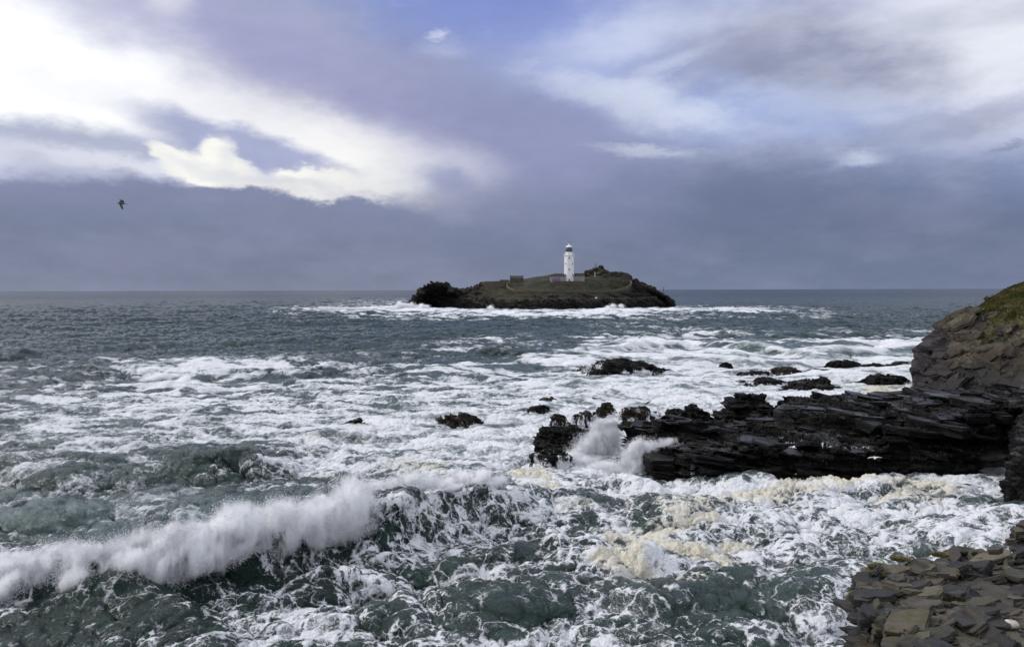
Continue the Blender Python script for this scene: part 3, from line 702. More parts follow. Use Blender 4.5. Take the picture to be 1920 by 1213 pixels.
def loft(rows, nu, nv, smooth_u=True):
    """rows: list of lists of 3-D points with equal count"""
    A = np.array(rows, dtype=float); R, K, _ = A.shape
    L = np.concatenate([[0], np.cumsum(np.linalg.norm(np.diff(A, axis=1), axis=2).mean(0))]); L /= L[-1]
    u = np.linspace(0, 1, nu)
    B = np.empty((R, nu, 3))
    for r in range(R):
        for c in range(3):
            lin = np.interp(u, L, A[r, :, c]); B[r, :, c] = lin
    if smooth_u:
        k = max(3, nu // 60) | 1; ker = np.hanning(k + 2)[1:-1]; ker /= ker.sum()
        Bp = np.pad(B, ((0, 0), (k // 2, k // 2), (0, 0)), mode='edge')
        B = sum(ker[i] * Bp[:, i:i + nu] for i in range(k))
    Lr = np.concatenate([[0], np.cumsum(np.linalg.norm(np.diff(B, axis=0), axis=2).mean(1))]); Lr /= Lr[-1]
    v = np.linspace(0, 1, nv)
    i = np.clip(np.searchsorted(Lr, v) - 1, 0, R - 2); t = ((v - Lr[i]) / (Lr[i + 1] - Lr[i]))[:, None, None]
    return B[i] * (1 - t) + B[i + 1] * t
def rockify(P, seed, big=0.6, bigs=5.0, layers=((0.5, 0.6), (0.15, 0.18)), tilt=(0.12, 0.05, 1.0), rough=0.05, roughs=0.4, flip=1, block=2.6, horiz=0.7, vt=0.3):
    n = grid_normals(P) * flip
    x, y, z = P[..., 0], P[..., 1], P[..., 2]
    P = P + n * (big * fbm3(x / bigs, y / bigs, z / bigs * 1.5, seed, 4) )[..., None]
    nh = n.copy(); nh[..., 2] *= vt
    for k, (amp, th) in enumerate(layers):
        P = P + nh * strata_disp(P, seed + 7 * k, amp, th, tilt, block)[..., None]
    x, y, z = P[..., 0], P[..., 1], P[..., 2]
    P = P + n * (rough * fbm3(x / roughs, y / roughs, z / roughs * 2.5, seed + 50, 4, 0.6))[..., None]
    return P

def rock_material(name, dark, mid, pale=None, wet=0.5, tilt=(0.12, 0.05, 1.0), scale=1.0, lichen=None, moss=None, grass=None, splash=0.0, bumpk=1.0):
    m = bpy.data.materials.new(name); m.use_nodes = True
    nt = m.node_tree; nt.nodes.clear(); g = G(nt)
    geo = g.n('ShaderNodeNewGeometry'); pos = geo.outputs['Position']
    tn = Vector(tilt).normalized(); ta = tn.cross(Vector((0, 1, 0))).normalized(); tb = tn.cross(ta)
    cx = g.n('ShaderNodeCombineXYZ')
    for i_, (v_, k_) in enumerate(((ta, .22), (tb, .22), (tn, 2.4))):
        g.l(g.math('MULTIPLY', g.vmath('DOT_PRODUCT', pos, tuple(v_), out=1), k_ * scale), cx.inputs[i_])
    lay = cx.outputs[0]
    n1 = g.noise(lay, 1.6, 8, 0.62)
    n2 = g.noise(pos, 0.35 * scale, 6, 0.6)
    n3 = g.noise(pos, 6.0 * scale, 6, 0.65)
    cracks = g.n('ShaderNodeTexVoronoi', feature='DISTANCE_TO_EDGE'); g.l(g.vmath('ADD', g.mapping(lay, scale=(2.2, 2.2, 1.0)), g.vmath('SCALE', g.noise(pos, 1.5 * scale, 3, out=1), 0.9)), cracks.inputs['Vector']); cracks.inputs['Scale'].default_value = 0.8
    ck = g.rng(cracks.outputs[0], 0.0, 0.05)
    c = g.mix(g.rng(g.math('ADD', g.math('MULTIPLY', n1, 0.6), g.math('MULTIPLY', n2, 0.4)), 0.38, 0.62), dark, mid)
    if pale: c = g.mix(g.math('MULTIPLY', g.rng(g.math('ADD', n1, g.math('MULTIPLY', g.math('SUBTRACT', n3, 0.5), 0.5)), 0.55, 0.72), 0.75), c, pale)
    c = g.mix(g.math('MULTIPLY', g.math('SUBTRACT', 1.0, ck), 0.55), c, tuple(v * 0.35 for v in dark[:3]) + (1,))
    sepn = g.n('ShaderNodeSeparateXYZ'); g.l(geo.outputs['Normal'], sepn.inputs[0])
    seppos = g.n('ShaderNodeSeparateXYZ'); g.l(pos, seppos.inputs[0])
    up = g.rng(sepn.outputs[2], 0.45, 0.85)
    if lichen:
        c = g.mix(g.math('MULTIPLY', g.math('MULTIPLY', up, g.rng(g.math('ADD', n2, g.math('MULTIPLY', g.math('SUBTRACT', n3, .5), 0.6)), 0.52, 0.64)), lichen[1]), c, lichen[0])
    if moss:
        nm = g.noise(pos, 0.8 * scale, 6, 0.66)
        c = g.mix(g.math('MULTIPLY', g.math('MULTIPLY', up, g.rng(nm, 0.50, 0.60)), moss[1]), c, moss[0])
    rough = g.mixf(g.rng(n2, 0.35, 0.65), 0.42 if wet > 0.3 else 0.75, 0.65 if wet > 0.3 else 0.9)
    if splash:
        a = g.attr('fall')
        sv = g.noise(g.mapping(pos, scale=(3.2, 3.2, 0.35)), 1.4, 6, 0.7)
        sm = g.rng(g.math('ADD', sv, g.math('MULTIPLY', g.math('SUBTRACT', a, 0.5), 0.62)), 0.52, 0.64)
        sm = g.math('MULTIPLY', sm, g.rng(a, 0.02, 0.3))
        c = g.mix(sm, c, (0.80, 0.81, 0.84, 1)); rough = g.mixf(sm, rough, 0.85)
    b = g.n('ShaderNodeBsdfPrincipled'); g.l(c, b.inputs['Base Color']); g.l(rough, b.inputs['Roughness'])
    if wet > 0.3:
        upw = g.math('MULTIPLY', g.rng(sepn.outputs[2], .55, .95), g.rng(g.math('ADD', n1, g.math('MULTIPLY', g.math('SUBTRACT', n3, .5), .4)), .50, .60))
        g.l(g.mixf(upw, .14, .5), b.inputs['Specular IOR Level']); g.l(g.mixf(upw, rough, .22), b.inputs['Roughness'])
    else: b.inputs['Specular IOR Level'].default_value = 0.25
    bm = g.n('ShaderNodeBump'); bm.inputs['Strength'].default_value = 0.85 * bumpk; bm.inputs['Distance'].default_value = 0.22 / scale
    g.l(g.math('ADD', g.math('ADD', n1, g.math('MULTIPLY', n3, 0.35)), g.math('MULTIPLY', ck, 0.35)), bm.inputs['Height'])
    g.l(bm.outputs[0], b.inputs['Normal'])
    out = g.n('ShaderNodeOutputMaterial'); g.l(b.outputs[0], out.inputs[0])
    return m
W_ = lambda v: (v[0], v[1], v[2], 1.0)
M_WET = rock_material('wet_slate', (0.0022, 0.0022, 0.0024, 1), (0.0065, 0.006, 0.006, 1), (0.020, 0.019, 0.020, 1), wet=0.6, splash=1, moss=((0.024, 0.022, 0.010, 1), 0.8), lichen=((0.022, 0.024, 0.011, 1), 0.5), tilt=(0.10, 0.03, 1))
M_BROWN = rock_material('weedy_rock', (0.008, 0.007, 0.006, 1), (0.035, 0.028, 0.019, 1), (0.10, 0.075, 0.04, 1), wet=0.6, splash=1, tilt=(0.25, 0.1, 1), moss=((0.055, 0.045, 0.020, 1), 0.8))

def blob_rock(name, px, py, wpx, hpx, seed, mat, label, deep=0.7, skew=0.0, flat=2.6, tilt=(0.25, 0.1, 1.0), fall=0.0, ang=0.0, base=-0.8, cat='rock', group='rocks awash in the surf', prof=None, raise_=0.0, dens=1.0):
    c = at_z(px, py, 0.0); d = c[1]
    W = wpx / FPX * d; H = hpx / FPX * d * 0.80
    nu = int(min(260, max(60, wpx * 1.4)) * dens); nv = int(min(130, max(30, wpx * 0.7)) * dens)
    th = np.linspace(0, 2 * np.pi, nu, endpoint=False); r = np.linspace(1, 0.0, nv) ** 0.8
    R_g, T = np.meshgrid(r, th, indexing='ij')
    rs = np.random.RandomState(seed)
    rad_ = 1 + 0.34 * fbm2(np.cos(T) * 1.6 + seed * 1.3, np.sin(T) * 1.6, seed, 3) * 1.6
    x = np.cos(T) * R_g * rad_ * W / 2; y = np.sin(T) * R_g * rad_ * W / 2 * deep
    if prof is not None:
        hx = np.interp(x / (W / 2), [p[0] for p in prof], [p[1] for p in prof])
    else:
        hx = 1 - skew * x / (W / 2) * 0.6
    top = H * hx * (1 + 0.22 * fbm2(x / (W * .22) + seed, y / (W * .22), seed + 2, 3))
    z = base + (top - base) * (1 - R_g ** flat) ** 0.62
    if ang:
        ca, sa = math.cos(rad(ang)), math.sin(rad(ang)); x, y = x * ca - y * sa, x * sa + y * ca
    P = np.stack([x, y, z], -1)
    q = min(H ** 0.5 * W ** 0.5 * 0.5, .8 * H + .15)
    P = rockify(P, seed, big=0.34 * q, bigs=q * 1.1, layers=((0.34 * q, 0.34 * q), (0.15 * q, 0.13 * q), (0.06 * q, .05 * q)), tilt=tilt, rough=0.06 * q, roughs=0.3 * q, flip=-1, block=2.2, vt=0.8)
    P[0, :, 2] = base - 0.5
    zz = P[..., 2]
    f = np.full(P.shape[:2], fall)
    if fall: f = np.clip(fall + 0.5 * (0.4 - zz / max(H, .1)) + 0.9 * fbm2(P[..., 0] / (W * .18), P[..., 1] / (W * .2), seed + 9, 3), 0, 1)
    V = P.reshape(-1, 3)
    o = mesh_np(name, V, grid_faces(nv, nu, wrap=True)[:, ::-1], mat, attrs={'fall': f})
    o.location = (c[0], c[1] + W / 2 * deep * 0.75, raise_)
    tagobj(o, label, cat, group, kind='thing')
    return o

SMALL = [
 # px, py(base), w, h, seed, mat, label
 (1165, 696, 185, 24, 11, M_WET, 'long low black rock alone in the white surf below the island', dict(prof=[(-1, .25), (-.5, .55), (-.1, 1), (.5, .8), (.8, .55), (1, .2)], fall=.32, deep=.45)),
 (659, 808, 70, 25, 12, M_WET, 'jagged black rock poking from the foam, leftmost of the surf rocks', dict(prof=[(-1, .15), (-.4, .6), (.1, .9), (.3, 1), (.55, .9), (1, .6)], tilt=(-.5, .1, 1), deep=.5)),
 (865, 801, 116, 30, 13, M_BROWN, 'dark brown rock with water streaming off its right side, left of the reef', dict(prof=[(-1, .3), (-.5, .8), (0, 1), (.5, .5), (1, .35)], fall=.35, deep=.5)),
 (1026, 756, 48, 12, 14, M_BROWN, 'small flat brown rock with a wet ledge above the reef rocks', dict(fall=.3, deep=.5)),
 (1005, 776, 74, 15, 15, M_WET, 'thin slanting black rock just left of the round reef rocks', dict(skew=-.8, fall=.25, deep=.5)),
 (1114, 752, 26, 7, 16, M_WET, 'tiny dark rock awash behind the reef', dict(deep=.5)),
 (1138, 781, 60, 30, 17, M_BROWN, 'pointed brown rock covered in weed at the back of the reef', dict(prof=[(-1, .4), (-.2, .9), (.2, 1), (1, .4)], fall=.2)),
 (1047, 800, 32, 28, 18, M_BROWN, 'round brown rock with water pouring down both of its sides', dict(flat=3.5, fall=.35)),
 (1094, 802, 50, 34, 19, M_BROWN, 'brown rock striped by small waterfalls beside the tall spray', dict(flat=4, fall=.62, prof=[(-1, .8), (0, .85), (.5, 1), (1, .9)])),
 (1200, 798, 95, 34, 20, M_BROWN, 'broad ochre rock with a fringe of waterfalls behind the ledge tip', dict(flat=4, fall=.60, prof=[(-1, .8), (-.3, 1), (.2, .95), (.6, .7), (1, .8)])),
 (1268, 792, 46, 32, 21, M_WET, 'dark knobbly rock between the waterfall rock and the low humps', dict(fall=.3)),
 (1305, 800, 92, 44, 22, M_WET, 'pair of low black humps with surf on top, left of the great boulder', dict(prof=[(-1, .5), (-.6, .7), (-.2, 1), (.3, .95), (.6, .7), (1, .55)], fall=.12)),
 (1410, 812, 122, 74, 23, M_WET, 'great rounded black boulder standing behind the ledge', dict(flat=3.2, deep=.8, prof=[(-1, .75), (-.5, .95), (0, 1), (.6, .9), (1, .8)], tilt=(.05, .02, 1), dens=1.2)),
 (1500, 800, 90, 62, 24, M_WET, 'dark rounded boulder joined to the back of the ledge, right of the great boulder', dict(flat=3.2, deep=.8, tilt=(.05, .02, 1))),
 (1440, 727, 128, 18, 25, M_WET, 'low layered rock with white water pouring over its front', dict(prof=[(-1, .8), (-.7, .9), (-.4, .6), (.2, 1), (1, .5)], fall=.42, deep=.6)),
 (1545, 740, 140, 28, 26, M_WET, 'flat sloping black slab rock in the surf near the headland', dict(prof=[(-1, .8), (-.5, 1), (.3, .85), (1, .15)], fall=.18, deep=.7)),
 (1672, 728, 96, 27, 27, M_WET, 'square black rock against the foot of the headland', dict(flat=5, prof=[(-1, .5), (-.5, .95), (0, 1), (1, 1)], deep=.6)),
 (1622, 725, 38, 14, 28, M_WET, 'small black rock left of the square one', dict(deep=.6)),
 (1478, 700, 72, 12, 29, M_BROWN, 'small brown rock awash, rightmost of the far pair', dict(fall=.1)),
 (1425, 704, 66, 9, 30, M_WET, 'thin dark rock with water washing over it in the far surf', dict(fall=.4, deep=.5)),
 (1542, 700, 84, 8, 31, M_BROWN, 'long thin ochre rock awash in the far surf', dict(fall=.15, deep=.5)),
 (1590, 683, 66, 8, 32, M_WET, 'flat black rock, farthest of those near the headland', dict(deep=.5, skew=.6)),
 (1645, 690, 62, 8, 33, M_WET, 'thin dark rock at the far edge of the surf by the headland', dict(deep=.5)),
 (1697, 690, 64, 12, 34, M_BROWN, 'brown rock beside the headland nose', dict(deep=.6)),
 (1362, 684, 26, 5, 35, M_WET, 'tiny black rock alone in the far white water', dict(deep=.5)),
 (1395, 702, 30, 5, 36, M_WET, 'sliver of dark rock left of the thin far rock', dict(deep=.5)),
 (760, 782, 26, 5, 38, M_WET, 'sliver of black rock just showing between the two left rocks', dict(deep=.4, skew=-.9)),
]
for (px, py, w, h, sd, mt, lb, kw) in SMALL:
    blob_rock('rock', px, py, w, h, sd, mt, lb, **kw)
blob_rock('rock', 1064, 846, 124, 46, 61, M_WET, 'square topped black rock left of the tall spray', flat=6, deep=.55, prof=[(-1, .9), (-.6, 1), (.3, .98), (.7, .95), (1, .8)], tilt=(.05, .02, 1), dens=1.2)
blob_rock('rock', 1030, 872, 76, 30, 62, M_WET, 'low black rock with water draining off its rim, nearest of the reef rocks', flat=5, deep=.7, fall=.5, prof=[(-1, .8), (0, 1), (1, .8)], tilt=(.05, .02, 1))

# ------------------------------------------------------------------ the big ledge
def rows_px(tab): return [[at_d(*p) for p in r] for r in tab]
def wl(px, py): return at_z(px, py, 0.0)
fx = [1205, 1236, 1300, 1400, 1500, 1600, 1642, 1652, 1700, 1760, 1830, 1885, 1960, 2060]
fy = [872, 892, 903, 908, 911, 911, 905, 888, 889, 891, 889, 880, 885, 890]
base = [wl(a, b) for a, b in zip(fx, fy)]
def lift(pts, py, dd=0.0):
    """points above 'pts' pushed back by dd, at picture height py"""
    o = []
    for p, y_, q in zip(pts, py, (dd if isinstance(dd, (list, tuple)) else [dd] * len(pts))):
        d = p[1] + q; x = p[0] * d / p[1]
        px_, _ = proj(x, d, 0.0)
        o.append(at_d(px_, y_, d))
    return o
r_top = lift(base, [842, 840, 842, 843, 845, 848, 850, 838, 812, 790, 768, 757, 755, 755], [0.3, 0.3, .4, .4, .5, .5, .6, .8, 1.5, 2.5, 3, 3, 3, 3])
r_sh = lift(base, [835, 826, 820, 816, 812, 806, 806, 800, 790, 772, 758, 750, 750, 750], [4, 5, 6, 7, 7, 8, 8, 8, 7, 7, 8, 8, 8, 8])
r_t2 = lift(base, [796, 792, 790, 793, 790, 786, 784, 782, 772, 762, 752, 747, 746, 746], [5, 6, 8, 9, 9, 10, 10, 10, 10, 10, 11, 12, 12, 12])
r_t3 = lift(base, [790, 786, 796, 792, 768, 760, 758, 757, 754, 750, 746, 744, 744, 744], [7, 9, 12, 14, 17, 19, 20, 20, 20, 20, 22, 24, 24, 24])
r_bk = lift(base, [800, 800, 802, 790, 752, 747, 746, 745, 744, 744, 744, 742, 742, 742], [9, 12, 15, 20, 27, 30, 31, 31, 31, 32, 34, 36, 36, 36])
_b1 = [p + np.array([0, 0, -1.5]) for p in base]; _bk = [p * np.array([1, 1, 0]) + np.array([0, 2.0, -1.5]) for p in r_bk]
# the upper tier reaches further left than the lower front block
for r, px0 in ((r_sh, 1165), (r_t2, 1160), (r_t3, 1168), (r_bk, 1172)):
    _, yy = proj(*r[0]); r[0] = at_d(px0, yy, r[0][1])
PL = loft([_b1, base, r_top, r_sh, r_t2, r_t3, r_bk, _bk], 950, 420)
PL = rockify(PL, 5, big=0.9, bigs=5.5, layers=((0.95, 1.0), (0.42, 0.36), (0.15, 0.11), (0.06, .045)), tilt=(0.10, 0.03, 1), rough=0.09, roughs=0.5, flip=-1, block=3.0, vt=0.8)
_z = PL[..., 2]; _px, _py = proj(PL[..., 0], PL[..., 1], PL[..., 2])
fl = np.zeros(PL.shape[:2])
for (cx, cy, rx, ry, v) in [(1298, 884, 9, 36, .5), (1350, 895, 26, 22, .55), (1250, 870, 14, 30, .5), (1500, 834, 80, 9, .85), (1470, 820, 60, 5, .5), (1610, 838, 50, 5, .6), (1540, 860, 40, 22, .48), (1600, 860, 30, 20, .40), (1770, 850, 40, 50, .42), (1835, 850, 20, 40, .45), (1620, 845, 60, 8, .4), (1420, 838, 50, 6, .45), (1715, 880, 60, 10, .4), (1300, 905, 80, 8, .4), (1860, 860, 20, 30, .4)]:
    fl = np.maximum(fl, v * np.exp(-(((_px - cx) / rx) ** 2 + ((_py - cy) / ry) ** 2)))
ledge = mesh_np('rock_ledge', PL.reshape(-1, 3), grid_faces(*PL.shape[:2])[:, ::-1], M_WET, attrs={'fall': fl})
tagobj(ledge, 'long black slate ledge running out from the headland into the surf', 'rock ledge')

# ------------------------------------------------------------------ headland
HB = [(1750, 752, 121), (1710, 752, 106), (1733, 762, 96), (1790, 768, 90), (1860, 775, 84), (1930, 780, 79), (2030, 800, 74), (2150, 820, 70)]
HR = [
 [(1750, 745, 120), (1724, 745, 107), (1735, 748, 101), (1790, 750, 95), (1860, 750, 89), (1930, 750, 84), (2030, 755, 80), (2150, 755, 75)],
 [(1750, 700, 120), (1734, 700, 109), (1742, 700, 105), (1800, 700, 98), (1865, 700, 93), (1935, 700, 89), (2030, 700, 85), (2150, 700, 80)],
 [(1760, 655, 121), (1742, 655, 111), (1748, 655, 108), (1805, 650, 101), (1870, 648, 97), (1935, 645, 93), (2030, 640, 89), (2150, 640, 85)],
 [(1795, 620, 122), (1772, 616, 114), (1790, 614, 111), (1820, 608, 106), (1880, 603, 102), (1940, 600, 99), (2030, 595, 95), (2150, 590, 90)],
 [(1835, 586, 124), (1815, 588, 117), (1832, 583, 114), (1850, 575, 110), (1890, 568, 107), (1945, 563, 104), (2030, 552, 100), (2150, 542, 95)],
 [(1862, 566, 126), (1842, 567, 121), (1856, 556, 120), (1880, 543, 117), (1915, 532, 116), (1960, 518, 114), (2040, 497, 110), (2150, 472, 105)],
 [(1880, 562, 150), (1870, 558, 150), (1890, 550, 150), (1910, 541, 150), (1940, 531, 150), (1980, 518, 150), (2060, 490, 150), (2170, 465, 150)],
]
hb0 = [p * np.array([1, 1, 0]) + np.array([0, 0, -2]) for p in rows_px([HB])[0]]
PH0 = loft([hb0] + rows_px(HR), 560, 460)
# grass where the upper slope lies back
_px, _py = proj(PH0[..., 0], PH0[..., 1], PH0[..., 2])
gline = np.interp(_px, [1800, 1818, 1830, 1850, 1868, 1900, 1930, 2000], [560, 580, 588, 600, 612, 618, 632, 650])
gw = fbm3(PH0[..., 0] / 2.2, PH0[..., 1] / 2.2, PH0[..., 2] / 1.4, 90, 4) * 26
gm = sstep(gline - _py + gw, -6, 6)
gm = np.maximum(gm, np.exp(-(((_px - 1868) / 34) ** 2 + ((_py - 636) / 15) ** 2) ** 2) * sstep(gw, -10, 2))
gm = np.maximum(gm, np.exp(-(((_px - 1910) / 45) ** 2 + ((_py - 600) / 26) ** 2) ** 2) * sstep(gw, -10, 2))
gm = np.maximum(gm, np.exp(-(((_px - 1862) / 12) ** 2 + ((_py - 600) / 20) ** 2) ** 2) * sstep(gw, -10, 2))
TILT_H = (-0.62, -0.25, 0.8)
PHr = rockify(PH0, 8, big=1.0, bigs=7.0, layers=((1.15, 2.2), (0.55, 0.7), (0.16, 0.2)), tilt=TILT_H, rough=0.10, roughs=0.9, flip=-1, block=3.4, vt=0.8)
PHg = PH0 + grid_normals(PH0) * -1 * (0.9 * fbm3(PH0[..., 0] / 7, PH0[..., 1] / 7, PH0[..., 2] / 7, 8, 3) + 0.25)[..., None]
PH = PHr * (1 - gm[..., None]) + PHg * gm[..., None]
def headland_material():
    m = rock_material('cliff_rock', (0.018, 0.014, 0.012, 1), (0.062, 0.049, 0.034, 1), (0.16, 0.132, 0.092, 1), wet=0.1, tilt=TILT_H, scale=0.7, moss=((0.05, 0.058, 0.02, 1), 0.5), bumpk=1.1)
    nt = m.node_tree; g = G(nt)
    b = [n for n in nt.nodes if n.type == 'BSDF_PRINCIPLED'][0]
    src = b.inputs['Base Color'].links[0].from_socket
    geo = g.n('ShaderNodeNewGeometry'); pos = geo.outputs['Position']
    sp = g.n('ShaderNodeSeparateXYZ'); g.l(pos, sp.inputs[0])
    # sea-darkened zone near the water and the purple grey slab at the nose
    nn = g.noise(pos, 0.25, 4)
    wetz = g.rng(g.math('ADD', sp.outputs[2], g.math('MULTIPLY', g.math('SUBTRACT', nn, .5), 8.0)), 6.5, 2.5)
    c = g.mix(g.math('MULTIPLY', wetz, 0.85), src, (0.022, 0.021, 0.023, 1))
    nose = g.attr('nose')
    nd = g.noise(g.mapping(pos, rot=(0.3, -0.9, 0.2), scale=(0.3, 0.3, 3.0)), 0.9, 6)
    c = g.mix(g.math('MULTIPLY', nose, 0.9), c, g.mix(g.rng(nd, .4, .6), (0.014, 0.012, 0.014, 1), (0.046, 0.038, 0.040, 1)))
    gr = g.attr('grass')
    gn = g.noise(g.mapping(pos, scale=(1, 1, 1)), 0.55, 6, 0.6); gn2 = g.noise(g.mapping(pos, scale=(1, 1, .4)), 6.0, 4, 0.6)
    gc = g.mix(g.rng(gn, 0.4, 0.6), (0.036, 0.040, 0.014, 1), (0.10, 0.085, 0.035, 1))
    gc = g.mix(g.math('MULTIPLY', g.rng(gn2, .45, .65), .5), gc, (0.22, 0.18, 0.085, 1))
    c = g.mix(gr, c, gc)
    g.l(c, b.inputs['Base Color'])
    return m
nose = sstep(-_px + (_py - 640) * 0.10 + gw * 0.3, -1795, -1775) * sstep(_py, 608, 622) * sstep(-_py, -735, -715)
headland = mesh_np('headland', PH.reshape(-1, 3), grid_faces(*PH.shape[:2])[:, ::-1], headland_material(), attrs={'grass': gm, 'nose': nose})
tagobj(headland, 'brown slate headland with grassy top', 'headland', kind='structure')

# near dark wall closing the cove on the right
NB = [(1872, 985, 0), (1884, 978, 0), (1925, 986, 0), (2040, 1000, 0), (2200, 1010, 0)]
nb0 = [at_z(a, b, 0) + np.array([0, 0, -1.5]) for a, b, _ in NB]; nb1 = [at_z(a, b, 0) for a, b, _ in NB]
nb0[0] = at_z(1905, 905, 0) + np.array([0, 0, -1.5]); nb1[0] = at_z(1905, 905, 0)
PN = loft([nb0, nb1,
           [at_d(1906, 870, 60), at_d(1890, 905, 50.5), at_d(1930, 905, 50.5), at_d(2040, 910, 49), at_d(2200, 910, 48)],
           [at_d(1908, 830, 62), at_d(1899, 850, 52.5), at_d(1935, 840, 52), at_d(2040, 830, 51), at_d(2200, 830, 50)],
           [at_d(1925, 770, 66), at_d(1913, 800, 56), at_d(1945, 780, 56), at_d(2040, 770, 56), at_d(2200, 760, 56)],
           [at_d(1940, 750, 75), at_d(1930, 750, 75), at_d(1960, 750, 75), at_d(2060, 745, 75), at_d(2200, 740, 75)]], 260, 320)
PN = rockify(PN, 15, big=0.6, bigs=4.0, layers=((0.5, 0.9), (0.22, 0.3), (0.08, 0.1)), tilt=(1.0, 0.3, 0.45), rough=0.08, roughs=0.5, flip=-1, block=3.0, vt=0.8)
ncl = mesh_np('cliff_foot', PN.reshape(-1, 3), grid_faces(*PN.shape[:2])[:, ::-1], M_WET, attrs={'fall': np.zeros(PN.shape[:2])})
tagobj(ncl, 'dark wet cliff wall closing the cove', 'cliff', kind='structure')
# ------------------------------------------------------------------ island
SIL = [(766, 577), (771, 569), (778, 560), (784, 553), (789, 545), (796, 537), (806, 533), (815, 530.6), (842, 530.8), (844, 541), (856, 542.5), (866, 543), (880, 539.5), (893, 536), (903, 530), (908, 528), (936, 527.5), (956, 525.5),
       (982, 523), (1004, 519), (1026, 516), (1040, 513.5), (1094, 513), (1110, 511), (1145, 511), (1169, 515), (1180, 520), (1189, 526), (1200, 531), (1221, 538), (1234, 547), (1240, 551), (1250, 555.5), (1257, 563), (1262, 570), (1262, 578)]
sx = np.array([p[0] for p in SIL], float); sy = np.array([p[1] for p in SIL], float)
NI = 60
xs = np.unique(np.concatenate([[766, 770], np.linspace(775, 1255, NI), [1259, 1262], sx]))
ID = 560.0
row_sil = []; r0 = []; r1 = []; r2 = []; r3 = []; r4 = []; r5 = []; r6 = []; bk1 = []; bk2 = []
for x in xs:
    ytop = np.interp(x, sx, sy)
    # waterline bows towards the viewer in the middle
    q = (x - 1015) / 247.0
    yw = 577.5 + 5.5 * (1 - min(1, abs(q)) ** 2.2)
    dw = 15 * FPX / (yw - (543.5 + (960 - x) * 0.0026)) ; dw = min(dw, 640)
    p = at_z(x, yw, 0); dw = p[1]
    ztop = at_d(x, ytop, 612)[2]
    ztop = max(ztop, 1.0)
    k = min(1.0, ztop / 15.0)
    # section: sea cliff, wall terrace, lawn, ridge
    mid = 1 if 900 < x < 1195 else 0
    def sec(dd, z): # distance and height
        d = dd; return np.array([x_at(x, d), d, z])
    x_at = lambda px, d: (at_d(px, 560, d))[0]
    dtop = 612.0 if x > 850 else 585.0
    ztop = at_d(x, ytop, dtop)[2]
    r0.append(sec(dw - 1, -2)); r1.append(sec(dw, 0.3))
    zc = ztop * (0.42 if mid else 0.5)
    zc = min(zc, 8.2)
    r2.append(sec(dw + 2.5 + 1.0 * math.sin(x * .3), zc))
    r3.append(sec(dw + 10, min(zc + 1.0, ztop * .7)))
    r4.append(sec(dw + 16, min(13.0, ztop * .78) if mid else ztop * .72))
    dt = dtop
    r5.append(sec(dw * .45 + dt * .55, (ztop * .90 if not mid else min(ztop * .97, 15.5 + (ztop - 13) * .45))))
    r6.append(sec(dt, ztop)); bk1.append(sec(dt + 12, ztop * 0.85)); bk2.append(sec(dt + 45, -2))
PI_ = loft([r0, r1, r2, r3, r4, r5, r6, bk1, bk2], 1100, 330, smooth_u=False)
ix, iy = proj(PI_[..., 0], PI_[..., 1], PI_[..., 2])
rockyness = np.ones(PI_.shape[:2])
lawn_top = np.interp(ix, [900, 960, 1030, 1100, 1180, 1200], [534, 522, 515, 512, 522, 545])
lawn_bot = np.interp(ix, [880, 905, 950, 1000, 1150, 1185, 1200], [545, 556, 566, 556, 552, 545, 535])
gn_ = fbm3(PI_[..., 0] / 9, PI_[..., 1] / 14, PI_[..., 2] / 6, 120, 4)
gmi = sstep(lawn_bot - iy + gn_ * 9, -3, 3) * sstep(ix, 893, 925) * sstep(-ix, -1195, -1180)
gmi = np.maximum(gmi, np.exp(-(((ix - 1165) / 80) ** 2 + ((iy - 562) / 4) ** 2) ** 2) * sstep(gn_, -.1, .2) * .8)
gmi = np.maximum(gmi, np.exp(-(((ix - 1215) / 30) ** 2 + ((iy - 562) / 6) ** 2) ** 2) * sstep(gn_, -.1, .2) * .8)
gmi = np.maximum(gmi, np.exp(-(((ix - 900) / 40) ** 2 + ((iy - 560) / 9) ** 2) ** 2) * sstep(gn_, -.05, .2) * .7)
PIr = rockify(PI_, 31, big=2.2, bigs=16.0, layers=((2.2, 2.6), (1.1, 1.0)), tilt=(0.35, 0.1, 1.0), rough=1.1, roughs=3.0, flip=-1, block=2.5, vt=0.35)
PIg = PI_ - grid_normals(PI_) * (0.5 * fbm3(PI_[..., 0] / 12, PI_[..., 1] / 12, PI_[..., 2] / 12, 31, 3))[..., None]
sil_lock = (1 - gmi)[..., None]
stk_ = (sstep(ix, 770, 790) * sstep(-ix, -850, -842) * sstep(-iy, -552, -540))[..., None]
PIr = PIr * (1 - .55 * stk_) + PI_ * .55 * stk_
PIs = PIr * sil_lock + PIg * (1 - sil_lock)
